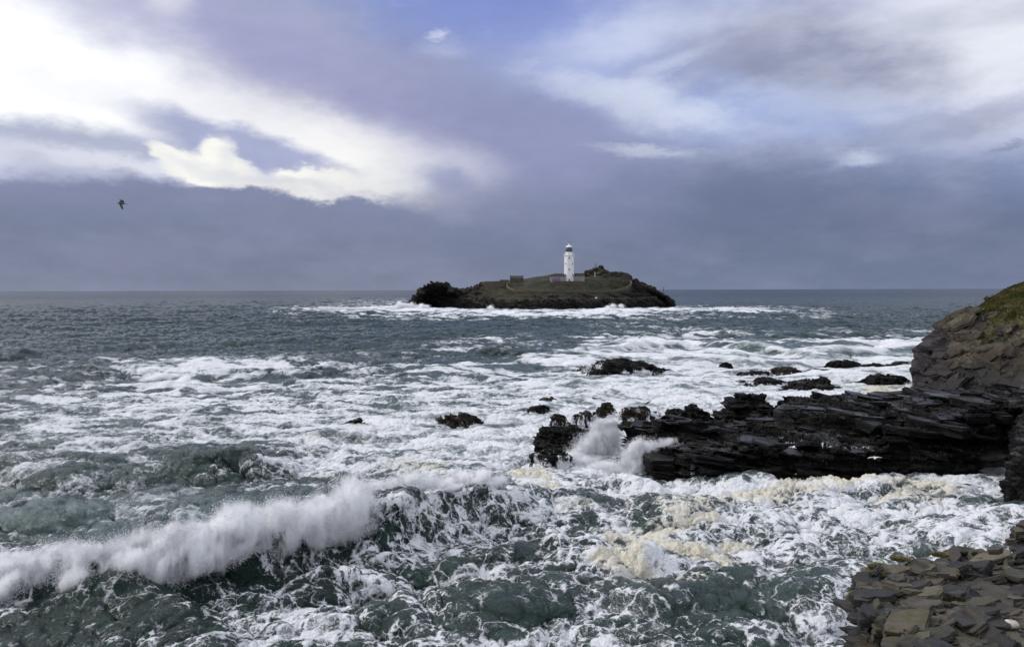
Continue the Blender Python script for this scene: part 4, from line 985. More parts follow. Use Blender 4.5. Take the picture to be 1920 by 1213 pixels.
def island_material():
    m = rock_material('island_rock', (0.012, 0.011, 0.010, 1), (0.045, 0.038, 0.032, 1), (0.12, 0.10, 0.085, 1), wet=0.2, tilt=(0.35, 0.1, 1), scale=0.16, moss=((0.035, 0.034, 0.016, 1), 0.6))
    nt = m.node_tree; g = G(nt)
    b = [n for n in nt.nodes if n.type == 'BSDF_PRINCIPLED'][0]
    src = b.inputs['Base Color'].links[0].from_socket
    pos = g.n('ShaderNodeNewGeometry').outputs['Position']
    sp = g.n('ShaderNodeSeparateXYZ'); g.l(pos, sp.inputs[0])
    nn = g.noise(pos, 0.08, 4)
    wet = g.rng(g.math('ADD', sp.outputs[2], g.math('MULTIPLY', g.math('SUBTRACT', nn, .5), 8.0)), 5.5, 2.5)
    c = g.mix(g.math('MULTIPLY', wet, 0.85), src, (0.010, 0.010, 0.011, 1))
    gn = g.noise(g.mapping(pos, scale=(1, 1, 1.6)), 0.14, 6, 0.62); gn2 = g.noise(pos, 0.9, 4, 0.6)
    gc = g.mix(g.rng(gn, 0.42, 0.58), (0.014, 0.020, 0.008, 1), (0.042, 0.036, 0.019, 1))
    gc = g.mix(g.math('MULTIPLY', g.rng(gn2, .5, .7), .45), gc, (0.085, 0.075, 0.042, 1))
    c = g.mix(g.attr('grass'), c, gc)
    g.l(c, b.inputs['Base Color'])
    return m
island = mesh_np('island', PIs.reshape(-1, 3), grid_faces(*PI_.shape[:2])[:, ::-1], island_material(), attrs={'grass': gmi})
tagobj(island, 'dark rocky island with rough grass on top', 'island', kind='structure')
from mathutils.bvhtree import BVHTree
def bvh_of(P):
    nv, nu = P.shape[:2]
    return BVHTree.FromPolygons([tuple(v) for v in P.reshape(-1, 3)], [tuple(f) for f in grid_faces(nv, nu)])
BI = bvh_of(PIs[::2, ::2])
def on_island(px, py):
    r = Vector(ray(px, py)).normalized()
    h = BI.ray_cast(Vector((0, 0, CAM_H)), r)[0]
    return np.array(h) if h is not None else at_d(px, py, 600)

def simple_mat(name, c, rough=0.7, var=0.25, scale=2.0, metal=0.0, spec=0.4):
    m = bpy.data.materials.new(name); m.use_nodes = True
    nt = m.node_tree; nt.nodes.clear(); g = G(nt)
    pos = g.n('ShaderNodeNewGeometry').outputs['Position']
    n = g.noise(pos, scale, 5, 0.6)
    c2 = tuple(v * (1 - var) for v in c[:3]) + (1,)
    b = g.n('ShaderNodeBsdfPrincipled')
    g.l(g.mix(g.rng(n, .35, .65), tuple(c[:3]) + (1,), c2), b.inputs['Base Color'])
    b.inputs['Roughness'].default_value = rough; b.inputs['Metallic'].default_value = metal; b.inputs['Specular IOR Level'].default_value = spec
    out = g.n('ShaderNodeOutputMaterial'); g.l(b.outputs[0], out.inputs[0])
    return m
M_WHITE = simple_mat('white_paint', (0.80, 0.80, 0.80), 0.6, 0.07, 0.6)
M_STONE = simple_mat('rubble_stone', (0.115, 0.097, 0.072), 0.9, 0.5, 1.2)
M_STONEL = simple_mat('pale_wall_stone', (0.17, 0.145, 0.105), 0.9, 0.4, 1.0)
M_ROOF = simple_mat('dark_roof', (0.055, 0.042, 0.034), 0.8, 0.35, 1.0)
M_CREAM = simple_mat('pale_render', (0.30, 0.29, 0.265), 0.8, 0.25, 0.7)
M_DARK = simple_mat('dark_opening', (0.03, 0.032, 0.036), 0.4, 0.2)
M_GLASS = simple_mat('lantern_glass', (0.045, 0.065, 0.075), 0.08, 0.5, 0.9, spec=0.9)
M_GREEN = simple_mat('lantern_green_frame', (0.14, 0.20, 0.18), 0.5, 0.2)
M_SOLAR = simple_mat('violet_grey_panel', (0.20, 0.185, 0.29), 0.4, 0.3, 1.5)
M_IRON = simple_mat('dark_iron', (0.03, 0.03, 0.033), 0.6, 0.2)

class MB:
    """collects prisms and boxes into one mesh"""
    def __init__(s): s.V = []; s.F = []
    def add(s, V, F):
        b = len(s.V); s.V += [tuple(v) for v in V]; s.F += [tuple(i + b for i in f) for f in F]; return s
    def box(s, c, size, rz=0.0):
        cx, cy, cz = c; sx_, sy_, sz_ = [v / 2 for v in size]
        ca, sa = math.cos(rz), math.sin(rz)
        V = []
        for dz in (-sz_, sz_):
            for dx, dy in ((-sx_, -sy_), (sx_, -sy_), (sx_, sy_), (-sx_, sy_)):
                V.append((cx + dx * ca - dy * sa, cy + dx * sa + dy * ca, cz + dz))
        return s.add(V, [(3, 2, 1, 0), (4, 5, 6, 7), (0, 1, 5, 4), (1, 2, 6, 5), (2, 3, 7, 6), (3, 0, 4, 7)])
    def lathe(s, c, prof, n=8, a0=0.0):
        V = []; F = []
        for (r, z) in prof:
            for k in range(n):
                a = a0 + 2 * math.pi * k / n; V.append((c[0] + r * math.cos(a), c[1] + r * math.sin(a), c[2] + z))
        m_ = len(prof)
        for j in range(m_ - 1):
            for k in range(n):
                k2 = (k + 1) % n; F.append((j * n + k, j * n + k2, (j + 1) * n + k2, (j + 1) * n + k))
        F.append(tuple(range(n))[::-1]); F.append(tuple((m_ - 1) * n + k for k in range(n)))
        return s.add(V, F)
    def bar(s, a, b, r, n=6, r2=None):
        a = Vector(a); b = Vector(b); d = (b - a).normalized(); r2 = r if r2 is None else r2
        u = d.orthogonal().normalized(); w = d.cross(u); V = []
        for p, rr in ((a, r), (b, r2)):
            for k in range(n):
                t = 2 * math.pi * k / n; V.append(tuple(p + u * math.cos(t) * rr + w * math.sin(t) * rr))
        F = [(k, (k + 1) % n, n + (k + 1) % n, n + k) for k in range(n)] + [tuple(range(n))[::-1], tuple(range(n, 2 * n))]
        return s.add(V, F)
    def build(s, name, mat, parent=None, smooth=False):
        me = bpy.data.meshes.new(name); me.from_pydata(s.V, [], s.F); me.update()
        me.materials.append(mat)
        if smooth: me.polygons.foreach_set('use_smooth', [True] * len(me.polygons))
        o = bpy.data.objects.new(name, me); col.objects.link(o)
        if parent: o.parent = parent
        return o
def empty(name, loc, label, cat, group=None):
    o = bpy.data.objects.new(name, None); col.objects.link(o); o.location = loc
    return tagobj(o, label, cat, group)

# lighthouse: octagonal white tower, px 1058..1076 wide, base at y 527.5, vane at 456
LD = 585.0
LB = at_d(1066.8, 528.0, LD)
S_ = LD / FPX                          # metres per photo pixel there
lh = empty('lighthouse', LB, 'tall white octagonal lighthouse tower with a glazed lantern on the island', 'lighthouse')
def zz(y): return (528.0 - y) * S_
rb, rt = 9.8 * S_, 9.2 * S_
A0 = math.pi / 8
MB().lathe((0, 0, 0), [(rb * 1.0, -1.5), (rb, 0), (rt, zz(480.5)), (rt * 1.0, zz(480.3))], 8, A0).build('tower', M_WHITE, lh)
MB().lathe((0, 0, 0), [(rt * 1.02, zz(480.6)), (rt * 1.15, zz(480.0)), (rt * 1.15, zz(479.2)), (rt * 0.9, zz(479.0))], 8, A0).build('gallery', M_WHITE, lh)
MB().lathe((0, 0, 0), [(6.6 * S_, zz(479.2)), (6.6 * S_, zz(473.6)), (6.9 * S_, zz(473.4)), (6.9 * S_, zz(473.0))], 16).build('lantern_base', M_WHITE, lh)
rail = MB()
for k in range(24):
    a = 2 * math.pi * k / 24; x, y = 9.9 * S_ * math.cos(a), 9.9 * S_ * math.sin(a)
    rail.bar((x, y, zz(479.2)), (x, y, zz(476.2)), 0.05, 4)
    a2 = 2 * math.pi * (k + 1) / 24; x2, y2 = 9.9 * S_ * math.cos(a2), 9.9 * S_ * math.sin(a2)
    rail.bar((x, y, zz(476.2)), (x2, y2, zz(476.2)), 0.05, 4); rail.bar((x, y, zz(477.7)), (x2, y2, zz(477.7)), 0.035, 4)
rail.build('railing', M_WHITE, lh)
MB().lathe((0, 0, 0), [(5.7 * S_, zz(473.2)), (5.7 * S_, zz(464.0))], 16).build('lantern_glass', M_GLASS, lh, smooth=True)
fr = MB()
for k in range(16):
    a = 2 * math.pi * (k + .5) / 16; x, y = 5.95 * S_ * math.cos(a), 5.95 * S_ * math.sin(a)
    fr.bar((x, y, zz(473.2)), (x, y, zz(464.0)), 0.07, 4)
for z_, h_ in ((zz(472.9), .25), (zz(469.8), .12), (zz(467.2), .12), (zz(465.3), 1.0)):
    fr.lathe((0, 0, z_), [(5.8 * S_, -h_ / 2), (6.15 * S_, -h_ / 2), (6.15 * S_, h_ / 2), (5.8 * S_, h_ / 2)], 24)
fr.build('lantern_frame', M_GREEN, lh)
MB().lathe((0, 0, 0), [(6.6 * S_, zz(464.1)), (6.6 * S_, zz(463.7)), (5.0 * S_, zz(462.3)), (3.0 * S_, zz(460.9)), (1.4 * S_, zz(459.8)), (.8 * S_, zz(459.4)), (.8 * S_, zz(457.6)), (1.1 * S_, zz(457.3)), (1.0 * S_, zz(456.8)), (.2 * S_, zz(456.5))], 16).build('lantern_roof', M_WHITE, lh, smooth=False)
MB().bar((0, 0, zz(457)), (0, 0, zz(454.2)), .06, 5).box((.55, 0, zz(454.6)), (1.0, .08, .55)).box((-.35, 0, zz(454.6)), (.5, .08, .15)).build('weather_vane', M_GREEN, lh)
# windows on the three faces turned to the viewer
for (fa, ys) in ((0, (484.5, 505.7)), (-1, (495.2, 515.8)), (1, (495.2, 515.8))):
    for y_ in ys:
        z_ = zz(y_); rr = (rb + (rt - rb) * z_ / zz(480.5)) * math.cos(math.pi / 8)
        a = -math.pi / 2 + fa * math.pi / 4
        w = MB(); cx, cy = math.cos(a) * rr, math.sin(a) * rr
        w.box((cx, cy, z_), (0.9, 0.16, 1.3), a + math.pi / 2)
        wo = w.build('window', M_CREAM, lh)
        MB().box((math.cos(a) * (rr + .07), math.sin(a) * (rr + .07), z_ - .02), (0.62, 0.06, 1.0), a + math.pi / 2).build('pane', M_DARK, wo)
dr = MB().box((0, -rb * math.cos(math.pi / 8) - .02, 0.95), (1.1, .2, 1.9)).build('door', M_CREAM, lh)
MB().box((0, -rb * math.cos(math.pi / 8) - .13, 0.9), (.8, .06, 1.6)).build('door_leaf', M_DARK, dr)
MB().bar((1.9, -rb, 0.0), (1.9, -rb, 3.4), .07, 5).bar((1.9, -rb, 3.4), (1.3, -rb * .93, 3.4), .05, 5).build('vent_pipe', M_IRON, lh)

# walls: strips that follow picture points at given distances
def wall_strip(name, pts, h, th, mat, label, cat, cap=None, down=3.0):
    """pts: 3-D base line; wall stands h above it and reaches 'down' below"""
    P = [np.array(p, float) for p in pts]
    # resample
    L = [0]
    for a, b in zip(P, P[1:]): L.append(L[-1] + np.linalg.norm((b - a)[:2]))
    n = max(6, int(L[-1] / 1.5)); t = np.linspace(0, L[-1], n)
    Q = np.stack([np.interp(t, L, [p[c] for p in P]) for c in range(3)], -1)
    T = np.gradient(Q, axis=0); T[:, 2] = 0; T /= np.linalg.norm(T, axis=1, keepdims=True)
    Nn = np.stack([-T[:, 1], T[:, 0], 0 * T[:, 0]], -1)
    jit = 0.12 * perlin2(t * .45, t * 0 + .3, 5)
    top = Q + np.array([0, 0, h]) + jit[:, None] * np.array([0, 0, 1.0]); bot = Q - np.array([0, 0, down])
    V = np.concatenate([bot - Nn * th / 2, top - Nn * th / 2, top + Nn * th / 2, bot + Nn * th / 2])
    F = []
    for i in range(n - 1):
        for k in range(4):
            k2 = (k + 1) % 4; F.append((k * n + i, k * n + i + 1, k2 * n + i + 1, k2 * n + i))
    F += [(0, n, 2 * n, 3 * n), (n - 1, 4 * n - 1, 3 * n - 1, 2 * n - 1)]
    me = bpy.data.meshes.new(name); me.from_pydata([tuple(v) for v in V], [], F); me.update(); me.materials.append(mat)
    o = bpy.data.objects.new(name, me); col.objects.link(o); tagobj(o, label, cat)
    if cap:
        V2 = np.concatenate([top - Nn * th * .62 + [0, 0, .02], top - Nn * th * .62 + [0, 0, .3], top + Nn * th * .62 + [0, 0, .3], top + Nn * th * .62 + [0, 0, .02]])
        me2 = bpy.data.meshes.new('coping'); me2.from_pydata([tuple(v) for v in V2], [], F); me2.update(); me2.materials.append(cap)
        o2 = bpy.data.objects.new('coping', me2); col.objects.link(o2); o2.parent = o
    return o
def isl_pts(pp, dz=0.0): return [on_island(a, b) + np.array([0, 0, dz]) for a, b in pp]
garden = isl_pts([(951, 533), (950, 538), (954, 542), (964, 546), (980, 548), (1010, 549), (1050, 549), (1090, 549), (1130, 548), (1155, 546), (1172, 542), (1181, 537), (1184, 532), (1180, 527), (1168, 524)])
wall_strip('garden_wall', garden, 0.9, 0.8, M_STONE, 'long curving stone wall sweeping round the lawn below the lighthouse', 'wall', cap=M_STONEL)
yard = isl_pts([(1036, 536), (1050, 536.5), (1070, 536.5), (1093, 536)]); zt = at_d(1066, 528.2, 0.5 * (yard[0][1] + LD))[2]
yd = LD - 7.5
ypts = [at_d(p, 537, yd) for p in (1036, 1060, 1080, 1094)]
wall_strip('yard_wall', [np.array([p[0], yd, at_d(1066, 537, yd)[2]]) for p in ypts], 9.0 * yd / FPX, 0.8, M_STONE, 'straight stone retaining wall under the white lighthouse', 'wall', cap=M_STONEL)
# terrace fill between the yard wall and the buildings
MB().box((0.5 * (ypts[0][0] + ypts[-1][0]), yd + 13.3, at_d(1066, 528.6, yd)[2] - 2.0), (ypts[-1][0] - ypts[0][0] - .2, 26, 4.0)).build('terrace', M_STONE)
tagobj(bpy.data.objects['terrace'], 'stone terrace the lighthouse stands on', 'terrace', kind='structure')

def keeper_block(px0, px1, y_base, y_eave, y_top, d, label, panels=None, slope_l=0):
    s = d / FPX
    w = (px1 - px0) * s; c = at_d(0.5 * (px0 + px1), y_base, d)
    o = empty('keepers_building', c, label, 'building')
    H = (y_base - y_eave) * s; R = (y_eave - y_top) * s
    MB().box((0, 3, H / 2 - .75), (w, 6, H + 1.5)).build('wall', M_CREAM, o)
    e = 0.5; r = MB(); sl = slope_l * s
    V = [(-w / 2 - e, -.5, H), (w / 2 + e, -.5, H), (w / 2 + e, 6.5, H), (-w / 2 - e, 6.5, H), (-w / 2 + sl, 1.6, H + R), (w / 2 - .5, 1.6, H + R), (w / 2 - .5, 4.5, H + R), (-w / 2 + sl, 4.5, H + R)]
    r.add(V, [(3, 2, 1, 0), (4, 5, 6, 7), (0, 1, 5, 4), (1, 2, 6, 5), (2, 3, 7, 6), (3, 0, 4, 7)]); r.build('roof', M_ROOF, o)
    if panels:
        for k in range(panels):
            x = -w / 2 + 4.2 * s + k * 3.6 * s
            MB().box((x + 1.6 * s, -.12, (y_base - 524.2) * s), (3.2 * s, .2, 5.2 * s)).build('shutter', M_SOLAR, o)
    return o
keeper_block(1032, 1058.5, 528, 518.2, 513.0, LD - 4, 'low pale walled building with a dark roof and violet shutters, left of the lighthouse', panels=4, slope_l=7)
keeper_block(1075.5, 1096, 526, 517.5, 512.5, LD - 2, 'low pale building with a dark roof half hidden right of the lighthouse')
# stone cottage at the left end of the lawn
cs = 590 / FPX; cc = at_d(968.8, 534, 590)
ct = empty('stone_cottage', cc, 'small dark stone cottage with raised gable ends at the left of the lawn', 'cottage')
w = 24 * cs
MB().box((0, 3, 1.3), (w, 6, 6.6 * 1)).build('wall', M_STONE, ct)
rf = MB(); hw = 4.6
rf.add([(-w / 2, -.3, hw), (w / 2, -.3, hw), (w / 2, 6.3, hw), (-w / 2, 6.3, hw), (-w / 2, 3, hw + 2.3), (w / 2, 3, hw + 2.3)], [(3, 2, 1, 0), (0, 1, 5, 4), (2, 3, 4, 5), (0, 4, 3), (1, 2, 5)]); rf.build('roof', M_ROOF, ct)
for sgn in (-1, 1):
    x0 = sgn * (w / 2); gb = MB(); V = []
    for dx in (-.3, .3):
        V += [(x0 + dx, -.4, hw - 3), (x0 + dx, 6.4, hw - 3), (x0 + dx, 6.4, hw + .3), (x0 + dx, 3.4, hw + 2.7), (x0 + dx, 2.6, hw + 2.7), (x0 + dx, -.4, hw + .3)]
    gb.add(V, [(5, 4, 3, 2, 1, 0), (6, 7, 8, 9, 10, 11)] + [(i, (i + 1) % 6, 6 + (i + 1) % 6, 6 + i) for i in range(6)]); gb.build('gable', M_STONE, ct)
MB().box((.3, -.06, 2.2), (.9, .16, 1.8)).build('door', M_DARK, ct)
# ruined walls left of the cottage
wall_strip('ruin_wall', [at_d(908, 538.5, 584), at_d(925, 537, 582), at_d(940, 536.5, 582), at_d(951, 536, 584)], 3.6, 0.9, M_STONE, 'ruined low stone wall left of the cottage with the white marker below it', 'wall', cap=M_STONEL)
wall_strip('ruin_wall', [at_d(937, 531, 604), at_d(954, 531, 604)], 2.6, 0.9, M_STONE, 'short dark wall on the ridge behind the cottage', 'wall')
wall_strip('path_wall', isl_pts([(1108, 518), (1125, 519.5), (1145, 521), (1165, 523), (1180, 527)]), 0.8, 0.8, M_STONEL, 'pale stone wall curving down the slope right of the crag', 'wall')
for (px, py, lb) in ((917.5, 541, 'small white box marker at the foot of the ruined wall'), (1117.5, 559.5, 'small white box marker on the sea wall under the lighthouse lawn')):
    p = on_island(px, py); o = MB().box((0, 0, 0), (1.5, 1.0, 1.1)).box((0, -.52, -.1), (1.0, .06, .6)).build('marker_box', M_WHITE); o.location = p + np.array([0, -.8, .3])
    tagobj(o, lb, 'marker')
# beacon pole at the right hand tip and the finial post by the crag
p = on_island(1244, 553.6)
bp = MB().bar((0, 0, -.6), (0, 0, 6.0), .16, 6).bar((0, 0, 6.0), (0, 0, 6.6), .05, 5).box((-.1, 0, 1.0), (.8, .6, 1.0)).box((.3, 0, 5.6), (.7, .1, .5)).build('beacon_pole', M_IRON)
bp.location = p; tagobj(bp, 'thin dark pole with a box at its foot on the right tip of the island', 'pole')
p = at_d(1115.5, 518.5, 596)
mp = empty('signal_post', p, 'white post with a dark pronged top in front of the crag', 'post')
MB().bar((0, 0, -1.5), (0, 0, 3.6), .22, 6, .16).build('post', M_WHITE, mp)
pr = MB().bar((0, 0, 3.6), (0.6, 0, 10.8), .14, 5, .06)
for (x, z0, z1) in ((-.1, 6.5, 9.6), (.3, 6.5, 9.4), (1.0, 6.5, 10.6), (1.6, 6.5, 10.0)): pr.bar((x, 0, z0), (x, 0, z1), .12, 5, .05)
pr.bar((-.1, 0, 6.6), (1.6, 0, 6.6), .12, 5).build('prongs', M_IRON, mp)
M_CRAG = rock_material('crag_rock', (0.020, 0.018, 0.014, 1), (0.060, 0.055, 0.042, 1), (0.13, 0.125, 0.105, 1), wet=0.1, tilt=(-.2, .1, 1), scale=0.3, lichen=((0.06, 0.06, 0.03, 1), 0.5))
def crag(px, py, wpx, hpx, d, seed, label, **kw):
    c = at_d(px, py, d)
    o = blob_rock('crag', 960, 582, wpx * d / 562.0, hpx * d / 562.0, seed, M_CRAG, label, cat='crag', group='crags on top of the island', **kw)
    o.location = c
    return o
crag(1122, 512, 46, 13, 604, 71, 'big boulder pile of the crag, tallest rocks on the island', flat=3, deep=.5, prof=[(-1, .35), (-.6, .7), (-.3, 1), (.2, 1), (.6, .9), (1, .5)], base=-2)
crag(1126, 503, 11, 6.5, 604, 72, 'round boulder perched on the very top of the crag', flat=3, base=-2)
crag(1104, 513, 18, 9, 602, 73, 'squat boulder at the left foot of the crag', flat=4, base=-2)
crag(1132, 513, 28, 9, 600, 77, 'boulder leaning on the right side of the crag', flat=3, base=-2, skew=.4)
crag(1156, 516, 50, 7.5, 602, 74, 'long grey whaleback rock right of the crag', flat=3, deep=.4, base=-3, skew=.2)
crag(1192, 531, 13, 11, 600, 75, 'small isolated rock knob on the right slope', flat=2.5, base=-3, skew=-.3)
crag(1178, 524, 18, 4, 601, 76, 'low dark rock between the whaleback and the knob', base=-3)
for (px, py, w, h, sd, lb) in ((793, 581.5, 22, 3.5, 81, 'flat black rock in the surf at the left foot of the island'), (812, 583.5, 26, 5.5, 82, 'jagged black rock in the surf under the sea stack'),
                              (832, 582.5, 20, 5, 83, 'small black rock in the surf right of the jagged one'), (1157, 584.5, 26, 3.5, 84, 'low black hump in the surf in front of the island')):
    blob_rock('rock', px, py, w, h, sd, M_WET, lb, base=-2, deep=.5, group='rocks in the surf at the island', dens=1.0, fall=.1)

# ------------------------------------------------------------------ gulls
def gull(name, px, py, d, span, pts_wing_, body_dir, mat_b, mat_w, label, roll=0):
    c = at_d(px, py, d)
    pts_wing = []
    for wg in pts_wing_:
        w2 = []
        for i_, (a, b) in enumerate(wg):
            a, b = np.array(a), np.array(b); m_ = (a + b) / 2; k_ = 1.7 if i_ < len(wg) - 1 else 1.0
            w2.append((tuple(m_ + (a - m_) * k_), tuple(m_ + (b - m_) * k_)))
        pts_wing.append(w2)
    o = empty(name, c, label, 'seagull')
    L = span * 0.48
    n = 14; V = []; F = []
    secs = [(-.5, .012), (-.46, .03), (-.40, .055), (-.33, .06), (-.27, .052), (-.15, .085), (0, .10), (.15, .085), (.3, .05), (.42, .03), (.5, .02)]
    bd = Vector(body_dir).normalized(); u = bd.orthogonal().normalized(); w_ = bd.cross(u)
    for (t, r) in secs:
        for k in range(n):
            a = 2 * math.pi * k / n; V.append(tuple(bd * (-t * L) * 1.0 + (u * math.cos(a) + w_ * math.sin(a)) * r * L * 1.25))
    for j in range(len(secs) - 1):
        for k in range(n): F.append((j * n + k, j * n + (k + 1) % n, (j + 1) * n + (k + 1) % n, (j + 1) * n + k))
    F += [tuple(range(n))[::-1], tuple((len(secs) - 1) * n + k for k in range(n))]
    MB().add(V, F).build('body', mat_b, o, smooth=True)
    MB().bar(tuple(bd * L * .5), tuple(bd * L * .62), .02 * L * 1.3, 6, .008 * L).build('beak', M_BEAK, o)
    sd = Vector(pts_wing[0][1][0]) - Vector(pts_wing[0][0][0]); tv = (-bd)
    ux = tv.cross(Vector((0, 0, 1))).normalized() if abs(tv.z) < .9 else Vector((1, 0, 0))
    b0 = tv * L * .42
    V = [tuple(b0 + ux * .03), tuple(b0 - ux * .03), tuple(b0 + tv * L * .3 - ux * .085), tuple(b0 + tv * L * .3 + ux * .085)]
    V += [tuple(Vector(v) + Vector((0, 0, -.015))) for v in V]
    MB().add(V, [(0, 1, 2, 3), (7, 6, 5, 4), (0, 4, 5, 1), (1, 5, 6, 2), (2, 6, 7, 3), (3, 7, 4, 0)]).build('tail', mat_w, o)
    for wing in pts_wing:
        V = []; F = []
        for i, (a, b) in enumerate(wing):
            a = Vector(a) * span; b = Vector(b) * span; nrm = Vector((0, 0.0, 1)); th = .018 * span * (1 - i / len(wing)) + .003
            V += [tuple(a), tuple(b), tuple(b - nrm * th * .3), tuple((a * .7 + b * .3) + nrm * th)]
        m_ = len(wing)
        for i in range(m_ - 1):
            for k in range(4): F.append((i * 4 + k, i * 4 + (k + 1) % 4, i * 4 + 4 + (k + 1) % 4, i * 4 + 4 + k))
        F += [(0, 1, 2, 3), ((m_ - 1) * 4 + 3, (m_ - 1) * 4 + 2, (m_ - 1) * 4 + 1, (m_ - 1) * 4)]
        MB().add(V, F).build('wing', mat_w, o)
    return o
M_BEAK = simple_mat('beak', (0.05, 0.045, 0.03), .5, .1)
M_GULLD = simple_mat('brown_feather', (0.085, 0.08, 0.06), .8, .4, 8.0); M_GULLW = simple_mat('dark_feather', (0.045, 0.044, 0.04), .8, .6, 6.0)
M_GULLL = simple_mat('white_feather', (0.72, 0.72, 0.70), .8, .1)
# wings as (leading, trailing) edge pairs from root to tip, in units of span (x right, y away, z up)
gull('seagull', 228.0, 382.0, 58, 1.22, [
    [((-.12, 0, .05), (.03, .02, .03)), ((-.11, .15, .17), (.045, .17, .10)), ((-.09, .20, .235), (.0, .2, .205)), ((-.22, .22, .27), (-.13, .22, .235)), ((-.27, .22, .275), (-.26, .22, .268))],
    [((-.08, -.03, -.02), (.055, -.02, 0.0)), ((-.01, -.12, -.16), (.08, -.12, -.10)), ((.10, -.2, -.30), (.15, -.2, -.22)), ((.20, -.24, -.40), (.22, -.24, -.36))]],
    (-.97, -.1, .12), M_GULLD, M_GULLW, 'dark young gull gliding against the grey cloud at far left')
gull('seagull', 1640, 858.5, 52, 1.05, [
    [((0, .05, .0), (.01, -.06, .0)), ((-.14, .08, .045), (-.13, -.03, .04)), ((-.25, .07, .05), (-.25, -.0, .045)), ((-.47, .0, -.01), (-.46, -.03, -.01))],
    [((0, .05, .0), (.01, -.06, .0)), ((.14, .08, .05), (.13, -.03, .045)), ((.25, .07, .055), (.25, -.0, .05)), ((.47, .0, .03), (.46, -.03, .03))]],
    (-.35, -.9, -.1), M_GULLL, M_GULLL, 'white gull with spread wings in front of the black ledge')
gull('seagull', 1213, 756, 70, 1.15, [
    [((-.06, .02, .0), (.05, .02, .0)), ((-.12, -.06, .03), (-.02, -.06, .035)), ((-.35, -.12, .03), (-.32, -.12, .04))],
    [((-.05, .02, .02), (.07, .02, .01)), ((.10, .1, .10), (.18, .1, .08)), ((.42, .2, .22), (.44, .2, .21))]],
    (-.6, -.3, -.35), M_GULLW, M_GULLW, 'dark gull banking low over the white surf behind the reef')
gull('seagull', 1211, 972, 47, .9, [
    [((-.05, .02, .0), (.04, .02, -.02)), ((-.13, .02, -.04), (-.04, .02, -.07)), ((-.33, .05, -.14), (-.30, .05, -.16))],
    [((-.03, .02, .02), (.05, .02, -.01)), ((.10, .03, .09), (.16, .03, .05)), ((.32, .06, .19), (.32, .06, .17))]],
    (-.5, .6, .2), M_GULLL, M_GULLD, 'grey gull skimming the cream foam in the middle of the cove')

gull('seagull', 294, 850, 70, .85, [
    [((-.05, .02, .02), (.05, .02, .0)), ((-.14, .04, .14), (-.02, .04, .10)), ((-.20, .05, .30), (-.14, .05, .28))],
    [((-.03, .02, .02), (.06, .02, .0)), ((.08, .03, .13), (.18, .03, .10)), ((.24, .06, .26), (.28, .06, .25))]],
    (.7, -.4, -.1), M_GULLW, M_GULLW, 'small dark bird flapping low over the white water at left, nearer one')
gull('seagull', 351, 794, 88, .9, [
    [((-.05, .02, .02), (.05, .02, .0)), ((-.18, .04, .06), (-.08, .04, .04)), ((-.36, .05, .02), (-.34, .05, .01))],
    [((-.03, .02, .02), (.06, .02, .0)), ((.10, .03, .07), (.2, .03, .05)), ((.34, .06, .03), (.36, .06, .02))]],
    (.8, -.3, 0), M_GULLW, M_GULLW, 'tiny dark bird skimming the foam at left, farther one')
# ------------------------------------------------------------------ foreground outcrop
OC = [(1606, 1112, 12.0), (1622, 1092, 12.3), (1652, 1073, 12.6), (1700, 1060, 12.9), (1770, 1050, 13.3), (1840, 1038, 13.5), (1885, 1014, 13.6), (1925, 984, 13.8), (2010, 965, 14.2), (2150, 945, 14.8)]
def oc_row(dx, ys, ds): return [(a[0] + dx_, y, d) for a, y, d, dx_ in zip(OC, ys, ds, dx)]
o0 = [at_d(*p) for p in OC]
down = [p + np.array([0.25, 0.5, 0]) for p in o0]; down = [np.array([p[0], p[1], -1.5]) for p in down]
mid_ = [p + np.array([0.1, 0.2, -3.0]) for p in o0]
o1 = [at_d(x, y, d) for x, y, d in [(1612, 1130, 11.2), (1634, 1126, 11.3), (1668, 1118, 11.4), (1712, 1112, 11.6), (1775, 1104, 11.9), (1845, 1095, 12.2), (1890, 1085, 12.4), (1935, 1075, 12.7), (2010, 1060, 13.2), (2150, 1045, 13.8)]]
o2 = [at_d(x, y, d) for x, y, d in [(1660, 1152, 10.4), (1680, 1155, 10.35), (1705, 1157, 10.35), (1738, 1157, 10.4), (1788, 1155, 10.6), (1850, 1150, 10.8), (1895, 1145, 11.0), (1940, 1138, 11.2), (2010, 1125, 11.6), (2150, 1105, 12.2)]]
o3 = [at_d(x, y, d) for x, y, d in [(1722, 1205, 9.3), (1738, 1207, 9.3), (1752, 1208, 9.25), (1775, 1208, 9.2), (1805, 1207, 9.3), (1860, 1202, 9.5), (1900, 1198, 9.6), (1945, 1195, 9.8), (2010, 1188, 10.1), (2150, 1170, 10.6)]]
o4 = [at_d(x, y, d) for x, y, d in [(1770, 1330, 7.9), (1785, 1330, 7.9), (1800, 1330, 7.9), (1820, 1330, 7.9), (1840, 1325, 8.0), (1880, 1320, 8.1), (1915, 1315, 8.2), (1955, 1310, 8.3), (2015, 1300, 8.5), (2150, 1290, 8.9)]]
o5 = [at_d(x, y, d) for x, y, d in [(1820, 1560, 6.2), (1835, 1560, 6.2), (1850, 1560, 6.2), (1870, 1560, 6.2), (1890, 1560, 6.3), (1920, 1550, 6.4), (1950, 1550, 6.4), (1985, 1550, 6.5), (2040, 1540, 6.6), (2160, 1530, 6.9)]]
rows = [down, mid_, o0, o1, o2, o3, o4, o5]
